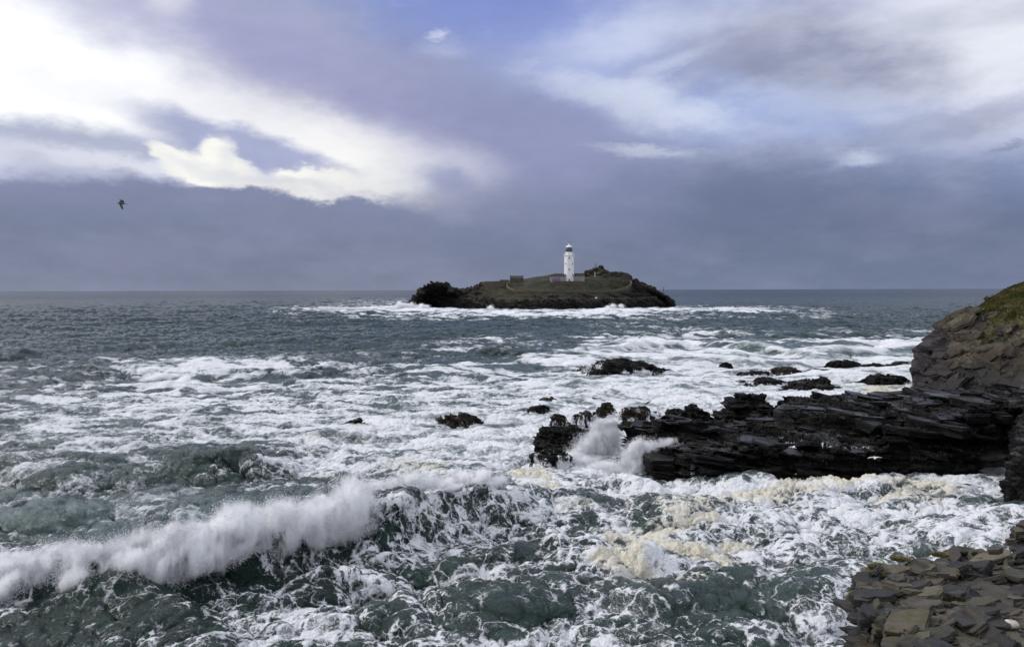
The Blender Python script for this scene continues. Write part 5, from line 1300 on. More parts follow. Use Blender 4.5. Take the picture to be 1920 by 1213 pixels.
# left flank falls to the sea
rows = [[np.array([r[0][0] + .5, r[0][1] + .1, -1.5]), np.array([r[0][0] + 0.15, r[0][1], r[0][2] - 4.0]), r[0] + np.array([.02, 0, -1.6]), r[0] + np.array([.0, 0, -.5])] + r for r in rows]
PO = loft(rows, 420, 420, smooth_u=False)
POb = PO.copy()
PO = rockify(PO, 21, big=0.35, bigs=1.6, layers=((0.42, 0.34), (0.24, 0.14), (0.09, 0.05)), tilt=(-0.22, 0.16, 1), rough=0.03, roughs=0.2, flip=1, block=3.5, vt=0.35)
def slate_material(name, scale=1.0):
    m = bpy.data.materials.new(name); m.use_nodes = True
    nt = m.node_tree; nt.nodes.clear(); g = G(nt)
    geo = g.n('ShaderNodeNewGeometry'); pos = geo.outputs['Position']
    tone = g.attr('tone')
    n1 = g.noise(g.mapping(pos, rot=(0.1, 0.15, 0.3), scale=(1, 1, 12)), 3.0, 6, 0.6)
    n2 = g.noise(pos, 9.0, 6, 0.65); n3 = g.noise(pos, 0.9, 4, 0.6); n4 = g.noise(pos, 45.0, 3, 0.6)
    c = g.mix(tone, (0.011, 0.0108, 0.0115, 1), (0.105, 0.088, 0.052, 1))
    c = g.mix(g.math('MULTIPLY', g.rng(n1, .4, .62), .5), c, g.mix(tone, (0.024, 0.0235, 0.024, 1), (0.17, 0.145, 0.092, 1)))
    c = g.mix(g.math('MULTIPLY', g.rng(n2, .5, .68), .45), c, (0.014, 0.013, 0.011, 1))
    c = g.mix(g.math('MULTIPLY', g.rng(n4, .55, .7), .25), c, (0.17, 0.155, 0.13, 1))
    sn = g.n('ShaderNodeSeparateXYZ'); g.l(geo.outputs['Normal'], sn.inputs[0])
    li = g.math('MULTIPLY', g.rng(sn.outputs[2], .5, .9), g.rng(g.math('ADD', n3, g.math('MULTIPLY', g.math('SUBTRACT', n2, .5), .8)), .60, .68))
    c = g.mix(g.math('MULTIPLY', li, .45), c, (0.075, 0.068, 0.018, 1))
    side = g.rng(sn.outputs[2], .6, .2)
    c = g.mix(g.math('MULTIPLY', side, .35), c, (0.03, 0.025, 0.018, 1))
    mo = g.attr('moss'); c = g.mix(mo, c, g.mix(g.rng(n2, .4, .6), (0.05, 0.055, 0.012, 1), (0.20, 0.165, 0.02, 1)))
    b = g.n('ShaderNodeBsdfPrincipled'); g.l(c, b.inputs['Base Color'])
    g.l(g.mixf(n2, 0.45, 0.85), b.inputs['Roughness']); b.inputs['Specular IOR Level'].default_value = 0.35
    bm = g.n('ShaderNodeBump'); bm.inputs['Strength'].default_value = .8; bm.inputs['Distance'].default_value = .025
    g.l(g.math('ADD', g.math('ADD', n1, g.math('MULTIPLY', n2, .6)), g.math('MULTIPLY', n4, .2)), bm.inputs['Height']); g.l(bm.outputs[0], b.inputs['Normal'])
    out = g.n('ShaderNodeOutputMaterial'); g.l(b.outputs[0], out.inputs[0]); return m
M_SLATE = slate_material('slate')
ox, oy = proj(PO[..., 0], PO[..., 1], PO[..., 2])
tone_ = np.clip(0.12 + 0.5 * fbm3(PO[..., 0] * 1.3, PO[..., 1] * 1.3, PO[..., 2] * 3, 301, 4), 0, 1)
edge_ = np.interp(ox, [p[0] for p in OC], [p[1] for p in OC])
mossm = sstep(fbm3(PO[..., 0] * 2, PO[..., 1] * 2, PO[..., 2] * 2, 302, 4) + 0.25 - np.abs(oy - edge_) / 60.0, 0.1, 0.25) * sstep(-ox, -1790, -1700)
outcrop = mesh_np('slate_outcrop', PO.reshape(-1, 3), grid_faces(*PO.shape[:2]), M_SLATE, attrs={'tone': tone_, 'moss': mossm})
tagobj(outcrop, 'broken slate clifftop in the foreground', 'outcrop', kind='structure')
BO = bvh_of(PO[::2, ::2])
def on_oc(px, py):
    r = Vector(ray(px, py)).normalized()
    h = BO.ray_cast(Vector((0, 0, CAM_H)), r)
    return h[0], h[1]
def slab_geo(rs, L, Wd, T, n=None):
    """irregular flat polygon plate with a chipped, layered edge"""
    n = n or rs.randint(5, 8)
    ang = np.sort(rs.uniform(0, 2 * np.pi, n)); ang = np.linspace(0, 2 * np.pi, n, endpoint=False) + rs.uniform(-.28, .28, n)
    r = rs.uniform(.78, 1.08, n)
    pts = np.stack([np.cos(ang) * r * L / 2, np.sin(ang) * r * Wd / 2], -1)
    # subdivide edges with small chips
    Q = []
    for i in range(n):
        a, b = pts[i], pts[(i + 1) % n]
        Q.append(a)
        for t in (0.33, 0.66):
            p = a + (b - a) * t; nn = np.array([(b - a)[1], -(b - a)[0]]); nn /= np.linalg.norm(nn) + 1e-9
            Q.append(p + nn * rs.uniform(-.05, .03) * min(L, Wd))
    Q = np.array(Q); m_ = len(Q)
    lay = rs.randint(2, 6) if T > .02 else 2; V = []; F = []
    zs = np.linspace(-T / 2, T / 2, lay + 1)
    for k in range(lay):
        sc = (1 - rs.uniform(0, .05)) * (1 + rs.uniform(-.05, .03, m_))[:, None]; off = rs.uniform(-.03, .03, 2) * L
        top = k == lay - 1
        for z in (zs[k], zs[k + 1] - T * .02):
            sl_ = (Q[:, 0] / L) * T * rs.uniform(-.3, .3) if top else 0
            sc2 = sc * (.97 if (top and z > zs[k]) else 1)
            V.append(np.column_stack([Q * sc2 + off, z + sl_ + rs.uniform(-.04, .04, m_) * T / lay]))
    rings = len(V); V = np.concatenate(V)
    for j in range(rings - 1):
        for i in range(m_): F.append((j * m_ + i, j * m_ + (i + 1) % m_, (j + 1) * m_ + (i + 1) % m_, (j + 1) * m_ + i))
    F += [tuple(range(m_))[::-1], tuple((rings - 1) * m_ + i for i in range(m_))]
    return V, F
def place_rot(nrm, rs, tilt=.25):
    z = (Vector(nrm) if nrm is not None else Vector((0, 0, 1))); z = z if z.z > 0 else -z
    z = (Vector((-0.22, 0.10, 1)) * 1.2 + z * .35 + Vector(rs.normal(0, tilt, 3)) * .5).normalized()
    x = z.orthogonal(); q = Matrix((x, z.cross(x), z)).transposed()
    return q @ Matrix.Rotation(rs.uniform(0, 6.28), 3, 'Z')
rs = np.random.RandomState(77)
allV, allF, tones = [], [], []
nb = 0
def add_plate(V, F, R3, c, tone):
    global nb
    V = V @ np.array(R3).T + np.array(c)
    allV.append(V); tones.append(np.full(len(V), tone)); allF.extend([tuple(i + nb for i in f) for f in F]); nb += len(V)
for k in range(11000):
    px = rs.uniform(1612, 2040); py = rs.uniform(985, 1330)
    h, nr = on_oc(px, py)
    if h is None or h[2] < 7.0: continue
    s = 0.03 + rs.pareto(2.0) * 0.045; s = min(s, .38)
    steep = abs(nr[2]) < .5
    if steep and rs.rand() < .45: continue
    V, F = slab_geo(rs, s * rs.uniform(1, 1.9), s, s * rs.uniform(.08, .34) + .005)
    t_ = np.clip(rs.beta(.8, 2.3) * (.45 if steep else 1), 0, 1)
    add_plate(V, F, place_rot(nr, rs, 1.0 if s < .15 else .62), (h[0], h[1], h[2] + s * rs.uniform(-.05, .22)), t_)
me = bpy.data.meshes.new('slate_rubble'); me.from_pydata(np.concatenate(allV).tolist(), [], allF); me.update(); me.materials.append(M_SLATE)
a_ = me.attributes.new('tone', 'FLOAT', 'POINT'); a_.data.foreach_set('value', np.concatenate(tones).astype(np.float32))
o = bpy.data.objects.new('slate_rubble', me); col.objects.link(o); tagobj(o, 'loose broken slate chips covering the foreground clifftop', 'slate rubble', kind='stuff')

BIG = [  # px, py, length, width, thickness, turn, tiltx, tilty, tone, label
 (1655, 1082, .75, .42, .14, 5, -8, 4, .45, 'green lichened slab jutting over the water at the left edge, uppermost on that edge'),
 (1690, 1072, .60, .40, .12, 10, 4, 5, .40, 'yellow mossy slab at the back edge left of the long grey ledge stone'),
 (1632, 1112, .62, .36, .13, 0, -2, 3, .30, 'dark slab overhanging the white water below the lichened one'),
 (1618, 1135, .55, .40, .22, 20, 6, -8, .15, 'black block at the extreme left tip of the outcrop'),
 (1745, 1068, .80, .40, .13, 12, 3, 8, .42, 'long flat slab on the skyline of the outcrop'),
 (1765, 1085, .85, .42, .14, 20, -4, 10, .40, 'broad slab with a shadowed underside in the middle of the outcrop'),
 (1778, 1090, .60, .17, .09, 48, 10, -20, .72, 'narrow tan slab standing up at a slant'),
 (1722, 1118, 1.15, .42, .16, 14, 2, 6, .55, 'large grey brown slab with fine lines along its top'),
 (1688, 1090, .48, .14, .07, 42, 12, -18, .55, 'slim slab leaning to the upper right near the left edge'),
 (1672, 1118, .36, .24, .10, 15, 5, -6, .62, 'small pale square slab left of the large lined slab'),
 (1735, 1138, .36, .18, .07, 50, 12, -15, .62, 'loose grey slab lying at a slant below the large lined slab'),
 (1745, 1122, .34, .20, .07, 10, 4, 6, .60, 'short pale slab above the slanting loose one'),
 (1665, 1198, .85, .62, .34, 12, 3, 5, .60, 'thick greenish block with layered sides at the bottom left of the outcrop'),
 (1730, 1200, .42, .26, .10, 20, 10, -5, .78, 'sunlit tan slab beside the thick bottom block'),
 (1850, 1110, .78, .40, .12, 22, -3, 4, .62, 'big tan slab right of centre with dark chips around it'),
 (1872, 1080, .55, .22, .08, 30, 8, 2, .58, 'tan slab behind the big tan one'),
 (1885, 1066, .50, .08, .06, 55, 25, -35, .60, 'thin splinter of slate sticking up behind the tan slabs'),
 (1867, 1038, .42, .26, .13, 15, 4, -6, .50, 'square block at the back edge near the right'),
 (1912, 1006, .55, .40, .26, 25, 8, -6, .58, 'yellowish upright block at the top right corner of the outcrop'),
 (1895, 1022, .30, .20, .14, 5, 0, 0, .55, 'small block just below the upright yellowish block'),
 (1880, 1115, .40, .25, .08, 10, 6, 4, .30, 'blue black slab to the right of the big tan one'),
 (1905, 1128, .50, .30, .09, 5, 4, 2, .68, 'pale tan slab at the right edge of the picture'),
 (1850, 1160, .60, .32, .10, 35, 10, -8, .55, 'wide grey slab in the lower right among chips'),
 (1795, 1180, .50, .30, .09, 12, 6, 4, .22, 'dark slab low in the middle of the outcrop'),
 (1800, 1140, .42, .24, .08, 160, 6, 4, .48, 'flat slab left of the dark plant cushion'),
 (1882, 1205, .36, .16, .12, 80, 10, 35, .70, 'upright tan stone at the bottom edge right of centre'),
 (1820, 1205, .45, .26, .08, 20, 5, 5, .50, 'grey slab at the bottom edge in the middle'),
 (1690, 1165, .80, .45, .22, 30, 8, 12, .25, 'dark fin of rock on the left flank under the large lined slab'),
]
for (px, py, L, Wd, T, rz, tx_, ty_, tn, lb) in BIG:
    h, nr = on_oc(px, py)
    if h is None: h = Vector(at_d(px, py, 11.5))
    rs2 = np.random.RandomState(int(px * 7 + py))
    V, F = slab_geo(rs2, L * .68, Wd * .68, T * .62, n=rs2.randint(5, 7))
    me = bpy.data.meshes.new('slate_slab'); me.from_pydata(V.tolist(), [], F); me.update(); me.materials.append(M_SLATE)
    a_ = me.attributes.new('tone', 'FLOAT', 'POINT'); a_.data.foreach_set('value', np.full(len(V), tn, np.float32))
    a_ = me.attributes.new('moss', 'FLOAT', 'POINT')
    mv = (.9 if ('moss' in lb) else .45 if 'lichened' in lb else 0.0)
    a_.data.foreach_set('value', np.full(len(V), mv, np.float32))
    o = bpy.data.objects.new('slate_slab', me); col.objects.link(o); o.location = h + Vector((0, 0, T * .18 + .03))
    o.rotation_euler = (rad(tx_ - 6), rad(ty_), rad(rz)); tagobj(o, lb, 'slate slab', 'large slate slabs on the foreground outcrop')
M_QUARTZ = simple_mat('white_quartz', (0.55, 0.50, 0.42), .6, .35, 20)
for i, (px, py, s, lb) in enumerate(((1895, 1182, .13, 'white quartz stone near the bottom right corner'), (1877, 1188, .09, 'small white quartz stone left of the bigger one'), (1880, 1125, .12, 'pinkish white stone between the tan slabs'))):
    h, nr = on_oc(px, py); h = h or Vector(at_d(px, py, 10))
    rs2 = np.random.RandomState(i); n = 9; th = np.linspace(0, 2 * np.pi, 12, endpoint=False); ph = np.linspace(.15, np.pi - .15, 7)
    T2, P2 = np.meshgrid(th, ph); rr = s * (1 + .25 * perlin3(np.cos(T2) * 2 + i, np.sin(T2) * 2, P2, 3 + i))
    V = np.stack([rr * np.sin(P2) * np.cos(T2) * .8, rr * np.sin(P2) * np.sin(T2) * .6, rr * np.cos(P2) * .45], -1)
    o = mesh_np('quartz_stone', V.reshape(-1, 3), grid_faces(7, 12, wrap=True)[:, ::-1], M_QUARTZ); o.location = h + Vector((0, 0, s * .25 + .05)); tagobj(o, lb, 'stone', 'pale quartz stones on the outcrop')

# small cushions and tufts
def blades(n, rs, rx, ry, h, wd, lean=.5, curl=0.5):
    V = np.zeros((n * 5, 3)); F = []
    for i in range(n):
        a = rs.uniform(0, 6.283); r = math.sqrt(rs.rand()); x, y = math.cos(a) * r * rx, math.sin(a) * r * ry
        hh = h * rs.uniform(.5, 1.1) * (1 - .5 * r * r); b = rs.uniform(0, 6.283); lx, ly = math.cos(b) * lean * hh + x * .4, math.sin(b) * lean * hh + y * .4
        dx, dy = -math.sin(b) * wd, math.cos(b) * wd
        k = i * 5
        V[k] = (x - dx, y - dy, -.01); V[k + 1] = (x + dx, y + dy, -.01); V[k + 2] = (x + lx * .4 + dx * .8, y + ly * .4 + dy * .8, hh * .6); V[k + 3] = (x + lx * .4 - dx * .8, y + ly * .4 - dy * .8, hh * .6); V[k + 4] = (x + lx, y + ly, hh)
        F += [(k, k + 1, k + 2, k + 3), (k + 3, k + 2, k + 4)]
    return V, F
M_TUFT = simple_mat('cushion_leaf', (0.075, 0.085, 0.022), .8, .6, 14); M_TUFTY = simple_mat('dry_grass', (0.17, 0.15, 0.05), .8, .5, 14)
for i, (px, py, r, h_, mt, lb) in enumerate([(1787, 1128, .17, .07, M_TUFT, 'dark green cushion plant among the slates in mid outcrop'), (1833, 1043, .09, .07, M_TUFT, 'small dark green tuft at the back edge of the outcrop'),
      (1648, 1068, .16, .09, M_TUFTY, 'yellow green tuft on the overhanging left slab'), (1763, 1044, .13, .06, M_TUFTY, 'olive tuft on the skyline left of the dark one'), (1688, 1052, .14, .05, M_TUFTY, 'mustard coloured tuft on the mossy slab'),
      (1705, 1183, .12, .06, M_TUFT, 'green tuft growing beside the thick bottom block'), (1862, 1158, .07, .05, M_TUFT, 'tiny green cushion in the lower right'), (1780, 1052, .12, .05, M_TUFTY, 'low olive turf strip on the back edge'),
      (1778, 1112, .06, .04, M_TUFT, 'tiny green plant at the end of the large lined slab')]):
    h, nr = on_oc(px, py); h = h or Vector(at_d(px, py, 12.5))
    rs2 = np.random.RandomState(500 + i); V, F = blades(int(520 * (r / .15) ** 2 + 150), rs2, r, r * .7, h_, .006, .7)
    me = bpy.data.meshes.new('tuft'); me.from_pydata(V.tolist(), [], F); me.update(); me.materials.append(mt)
    o = bpy.data.objects.new('plant_tuft', me); col.objects.link(o); o.location = h + Vector((0, 0, .03)); tagobj(o, lb, 'plant', 'small plants on the outcrop')

# ------------------------------------------------------------------ headland grass (blade tufts over the grassy part)
def headland_grass():
    rs = np.random.RandomState(9)
    idx = np.argwhere(gm[:-1, :-1] > .5)
    P = PH
    A = np.linalg.norm(np.cross(P[1:, :-1] - P[:-1, :-1], P[:-1, 1:] - P[:-1, :-1]), axis=-1)
    w = A[idx[:, 0], idx[:, 1]]; dd = P[idx[:, 0], idx[:, 1], 1]; w = w * (dd < 125); w /= w.sum()
    n = 60000
    s = rs.choice(len(idx), n, p=w); b = P[idx[s, 0], idx[s, 1]]; j = rs.rand(n, 2)
    b = b + (P[idx[s, 0] + 1, idx[s, 1]] - b) * j[:, :1] + (P[idx[s, 0], idx[s, 1] + 1] - b) * j[:, 1:]
    cl_ = fbm2(b[:, 0] / 1.6, b[:, 1] / 1.6, 8, 3)
    hh = np.clip(.34 + .5 * cl_, .12, .8) * rs.uniform(.6, 1.2, n)
    a = rs.uniform(0, 6.283, n); ln = rs.uniform(.1, .5, n)
    wd = .045
    dx = np.stack([-np.sin(a) * wd, np.cos(a) * wd, 0 * a], -1); tip = b + np.stack([np.cos(a) * ln * hh + .25 * hh, np.sin(a) * ln * hh, hh], -1)
    V = np.stack([b - dx, b + dx, tip], 1).reshape(-1, 3); F = np.arange(3 * n).reshape(-1, 3)
    m = bpy.data.materials.new('headland_grass'); m.use_nodes = True; nt = m.node_tree; nt.nodes.clear(); g = G(nt)
    pos = g.n('ShaderNodeNewGeometry').outputs['Position']
    n1 = g.noise(pos, .35, 5, .6); n2 = g.noise(pos, 3.0, 3, .6)
    c = g.mix(g.rng(n1, .42, .6), (0.032, 0.042, 0.012, 1), (0.11, 0.095, 0.036, 1)); c = g.mix(g.math('MULTIPLY', g.rng(n2, .5, .7), .5), c, (0.19, 0.15, 0.07, 1))
    bs = g.n('ShaderNodeBsdfDiffuse'); g.l(c, bs.inputs[0]); tr = g.n('ShaderNodeBsdfTranslucent'); g.l(c, tr.inputs[0])
    mx = g.n('ShaderNodeMixShader'); mx.inputs[0].default_value = .3; g.l(bs.outputs[0], mx.inputs[1]); g.l(tr.outputs[0], mx.inputs[2])
    out = g.n('ShaderNodeOutputMaterial'); g.l(mx.outputs[0], out.inputs[0])
    o = mesh_np('headland_grass', V, F, m); tagobj(o, 'rough green and straw coloured grass on the headland slope', 'grass', kind='stuff')
headland_grass()

# ------------------------------------------------------------------ fractured blocks breaking up the big rock faces
def scatter_blocks(parent, P, mat, n, smin, smax, tilt, seed, keep, jit=.18, tk=(.14, .4), attrs=(), sink=0.0):
    NN = grid_normals(P)
    rs = np.random.RandomState(seed)
    A = np.linalg.norm(np.cross(P[1:, :-1] - P[:-1, :-1], P[:-1, 1:] - P[:-1, :-1]), axis=-1) * keep[:-1, :-1]
    w = A.ravel() / A.sum(); idx = rs.choice(len(w), n, p=w); jj, ii = np.unravel_index(idx, A.shape)
    VV, FF, k = [], [], 0; SRC = []
    tn = Vector(tilt).normalized()
    for j, i in zip(jj, ii):
        s_ = smin + (smax - smin) * rs.rand() ** 3.0; c = P[j, i] - NN[j, i] * s_ * sink
        V, F = slab_geo(rs, s_ * rs.uniform(1, 2.0), s_ * rs.uniform(.7, 1.1), s_ * rs.uniform(*tk))
        z = (tn + Vector(rs.normal(0, jit, 3))).normalized(); x = z.orthogonal(); R3 = Matrix((x, z.cross(x), z)).transposed() @ Matrix.Rotation(rs.uniform(0, 6.28), 3, 'Z')
        VV.append(V @ np.array(R3).T + c); FF += [tuple(q + k for q in f) for f in F]; k += len(V); SRC.append(np.full(len(V), j * P.shape[1] + i))
    me = bpy.data.meshes.new('rock_blocks'); me.from_pydata(np.concatenate(VV).tolist(), [], FF); me.update(); me.materials.append(mat)
    SRC = np.concatenate(SRC)
    for nm, arr in attrs:
        a_ = me.attributes.new(nm, 'FLOAT', 'POINT'); a_.data.foreach_set('value', arr.ravel()[SRC].astype(np.float32))
    o = bpy.data.objects.new('rock_blocks', me); col.objects.link(o); o.parent = parent; o['kind'] = 'stuff'
    return o
scatter_blocks(ledge, PL, M_WET, 1050, .3, 2.6, (0.10, 0.03, 1), 41, (PL[..., 2] > .3) * 1.0, jit=.10, tk=(.12, .38), sink=.06)
scatter_blocks(headland, PH, headland.data.materials[0], 1700, .25, 2.4, TILT_H, 42, ((gm < .25) & (PH[..., 2] > 1)) * (1.0 - .6 * nose), jit=.14, tk=(.12, .34), sink=.10, attrs=(('nose', nose), ('grass', gm * 0)))
scatter_blocks(island, PIs, island.data.materials[0], 1900, 1.0, 3.6, (0.35, 0.1, 1.0), 43, ((gmi < .3) & (PIs[..., 1] < 625)) * 1.0, jit=.3, tk=(.25, .6), sink=.30, attrs=(('grass', gmi * 0),))
# ------------------------------------------------------------------ airborne spray
def spray_material(name, dens, nscale=1.3, lo=.36, hi=.62, stretch=(1, 1, 1), rot=(0, 0, 0)):
    m = bpy.data.materials.new(name); m.use_nodes = True
    nt = m.node_tree; nt.nodes.clear(); g = G(nt)
    tc = g.n('ShaderNodeTexCoord'); oc = tc.outputs['Object']
    r = g.vmath('LENGTH', oc, out=1)
    pos = g.n('ShaderNodeNewGeometry').outputs['Position']
    p2 = g.mapping(pos, rot=rot, scale=stretch)
    n = g.noise(p2, nscale, 8, .73)
    # radial falloff with ragged noise erosion
    e = g.math('ADD', g.math('SUBTRACT', 1.0, r), g.math('MULTIPLY', g.math('SUBTRACT', n, .5), 2.3))
    f = g.rng(e, .02, 1.15)
    f = g.math('POWER', f, 1.8)
    f = g.math('MULTIPLY', f, g.rng(r, 1.0, .72))
    v = g.n('ShaderNodeVolumePrincipled')
    v.inputs['Color'].default_value = (.997, .998, .999, 1); v.inputs['Anisotropy'].default_value = 0.0
    g.l(g.math('MULTIPLY', f, dens), v.inputs['Density'])
    out = g.n('ShaderNodeOutputMaterial'); g.l(v.outputs[0], out.inputs['Volume'])
    m.cycles.volume_step_rate = 1.0
    return m
def ico_mesh(name, sub=3):
    import bmesh
    bm = bmesh.new(); bmesh.ops.create_icosphere(bm, subdivisions=sub, radius=1.0)
    me = bpy.data.meshes.new(name); bm.to_mesh(me); bm.free(); return me
M_SPRAY = spray_material('spray_dense', 20.0, 2.1, stretch=(1.3, 1.3, .42), rot=(0, .75, 0))
M_SPRAYT = spray_material('spray_thin', 7.0, nscale=2.8, stretch=(1.2, 1.2, .28), rot=(0, .85, 0))
M_SPRAYF = spray_material('spray_far', 3.0, nscale=.35)
M_DROP = simple_mat('spray_drops', (.85, .86, .88), .8, .05)
_ICO = {}
def drops(name, parent, C, n, seed, rsz, vel=None, k=1.0):
    """C: list of (centre, radii) in metres; one mesh of tiny droplets thrown around the puffs"""
    rs = np.random.RandomState(seed)
    w = np.array([r[0] * r[2] for _, r in C]); w = w / w.sum()
    pick = rs.choice(len(C), n, p=w)
    cen = np.array([c for c, _ in C])[pick]; rad3 = np.array([r for _, r in C])[pick]
    u = rs.normal(0, 1, (n, 3)); u /= np.linalg.norm(u, axis=1, keepdims=True)
    rr = rs.uniform(0, 1, n) ** .45 * (0.92 + .16 * np.abs(rs.normal(0, 1, n)) * k)
    p = cen + u * rad3 * rr[:, None]
    # filaments: snap towards noise ridges
    nn = fbm3(p[:, 0] * 1.3, p[:, 1] * 1.3, p[:, 2] * 1.3, seed, 3)
    keep = nn > -.08; p = p[keep]; rad3 = rad3[keep]; n = len(p)
    s = rsz * rs.uniform(.4, 1.2, n) ** 1.5
    d = (vel if vel is not None else np.array([.5, -.3, .8])) + rs.normal(0, .5, (n, 3)); d /= np.linalg.norm(d, axis=1, keepdims=True)
    a = np.cross(d, rs.normal(0, 1, (n, 3))); a /= np.linalg.norm(a, axis=1, keepdims=True); b = np.cross(d, a)
    s = s[:, None]; st = s * rs.uniform(1.0, 5.0, (n, 1))
    V = np.stack([p + d * st, p - d * st * .6 + a * s, p - d * st * .6 - a * s * .5 + b * s * .87, p - d * st * .6 - a * s * .5 - b * s * .87], 1).reshape(-1, 3)
    k4 = np.arange(n)[:, None, None] * 4
    F = (np.array([[0, 1, 2], [0, 2, 3], [0, 3, 1], [1, 3, 2]])[None] + k4).reshape(-1, 3)
    o = mesh_np(name, V, F, M_DROP); o.parent = parent
    return o
def spray(label, puffs, nd=0, seed=1, rsz=.02, mat=None, vel=None, k=1.0):
    """puffs: (px, py, d, rx, ry, rz, tilt, material)"""
    root = None; C = []
    for (px, py, d, rx, ry, rz, tilt, mt) in puffs:
        c = at_d(px, py, d)
        if mt.name not in _ICO:
            _ICO[mt.name] = ico_mesh('spray_puff'); _ICO[mt.name].materials.append(mt)
        o = bpy.data.objects.new('spray_cloud' if root is None else 'puff', _ICO[mt.name]); col.objects.link(o)
        M = Matrix.Translation(c) @ Matrix.Rotation(rad(-tilt), 4, 'Y') @ Matrix.Diagonal((rx, ry, rz, 1))
        if root is None:
            root = bpy.data.objects.new('spray_cloud', None); col.objects.link(root); root.location = c; root['kind'] = 'stuff'; root['label'] = label; root['category'] = 'spray'
            o.name = 'puff'
        o.parent = root; o.matrix_parent_inverse = Matrix.Translation(c * 0) ; o.matrix_basis = Matrix.Translation(-Vector(root.location)) @ M
        C.append((np.array(c), np.array([rx, ry, rz])))
    if nd:
        o = drops('droplets', None, C, nd, seed, rsz, vel, k)
        o.parent = root; o.location = -Vector(root.location)
    return root
A, T, FR = M_SPRAY, M_SPRAYT, M_SPRAYF
main = []
# outline of the plume in the picture: top edge, bottom edge; filled with elongated wisps that fan out from the crest
top_ = [(-80, 1050), (0, 1046), (45, 1038), (90, 1032), (150, 1030), (190, 1032), (235, 1012), (300, 995), (350, 985), (400, 975), (430, 962), (480, 955), (540, 948), (585, 945), (610, 925), (632, 902), (655, 893), (676, 905), (690, 935), (705, 965)]
bot_ = [(-80, 1130), (0, 1125), (30, 1112), (70, 1085), (95, 1092), (130, 1122), (165, 1146), (200, 1130), (240, 1095), (290, 1112), (330, 1098), (345, 1068), (390, 1066), (430, 1058), (470, 1035), (500, 1030), (528, 1045), (560, 1020), (600, 1022), (640, 1025), (680, 1005), (705, 985)]
rm_ = np.random.RandomState(12)
CI = {}
for q in range(118):
    px = -75 + 775 * ((q + rm_.rand()) / 118.0)
    ty = np.interp(px, *zip(*top_)); by = np.interp(px, *zip(*bot_))
    k = int(px // 20)
    if k not in CI:
        cd = np.interp(k * 20 + 10, [-100, 60, 340, 560, 680, 780], [36.5, 37.2, 39.0, 43.0, 46.0, 49.0]); CI[k] = crest_at(k * 20 + 10, cd - 3, cd + 3)
    c = CI[k]; mpp = c[1] / FPX
    t = rm_.rand(); py = ty + (by - ty) * (.12 + .76 * t)
    edge = abs(t - .5) * 2
    hh = (by - ty) * mpp
    mt = T if edge > .72 or q % 5 == 0 else A
    rz = hh * rm_.uniform(.34, .52); rx = rm_.uniform(.8, 1.5) * (1.15 if mt is A else .9)
    tilt = (55 if px > 590 else 18) + rm_.normal(0, 22)
    if t > .75: tilt = 60 + rm_.normal(0, 20); rx, rz = rz * .9 + .3, rx * .5
    main.append((px, py, c[1] - .5 - .9 * t * (1 if px < 560 else .3) + rm_.normal(0, .25), rx, rm_.uniform(.8, 1.2), rz, tilt, mt))
spray('long plume of white spray blown off the breaking wave in the left foreground', main, 480000, 3, .0125, vel=np.array([.6, .1, .7]))
def plume(label, pts, nd, seed, rsz=.02, vel=None, k=1.0):
    spray(label, pts, nd, seed, rsz, vel=vel, k=k)
# mist torn off the green crest right of the plume
cr = []
for (px, dy_, rx, rz, m_) in [(700, -10, .9, .4, T), (735, -8, .9, .35, T), (770, -14, 1.0, .5, T), (800, -20, 1.0, .6, T), (835, -16, 1.1, .5, T), (870, -14, 1.1, .55, T), (905, -14, 1.0, .55, T), (935, -8, .9, .5, T), (890, -4, 1.2, .25, A), (850, -4, 1.0, .2, A), (920, 0, 1.0, .25, A)]:
    cd = np.interp(px, [680, 780, 900, 950], [46, 48.5, 50, 49.5]); c = crest_at(px, cd - 3, cd + 3); q = proj(c[0], c[1], c[2])
    cr.append((px, q[1] + dy_, c[1] + .4, rx, 1.1, rz, 12, m_))
spray('thin mist lifting off the green wave crest in the middle foreground', cr, 12000, 5, .016, vel=np.array([.8, .1, .5]))
# tall burst between the square topped rock and the ledge tip
def dz(px, py): return at_z(px, py, 0.0)[1]
d1 = dz(1120, 850)
spray('tall burst of spray shooting up between the square topped rock and the ledge', [(1085, 845, d1, 1.7, 1.2, .8, 10, A), (1105, 835, d1, 1.8, 1.2, 1.3, 30, A), (1128, 838, d1, 1.5, 1.2, 1.3, 50, A), (1140, 812, d1, 1.0, 1, 1.6, 78, A), (1122, 822, d1, 1.1, 1.0, 1.2, 60, A), (1135, 805, d1, .8, .8, 1.2, 75, A), (1143, 792, d1, .45, .6, .9, 80, T), (1152, 790, d1, .35, .5, .8, 85, T),
      (1120, 800, d1, .6, .6, 1.0, 70, T), (1150, 830, d1, .9, .8, 1.0, 60, T), (1065, 858, d1 - 2, 1.9, 1.2, .6, 8, A), (1095, 862, d1 - 3, 1.8, 1.2, .5, 0, T)], 70000, 6, .016, vel=np.array([.35, 0, 1.0]))
d2 = dz(1195, 888)
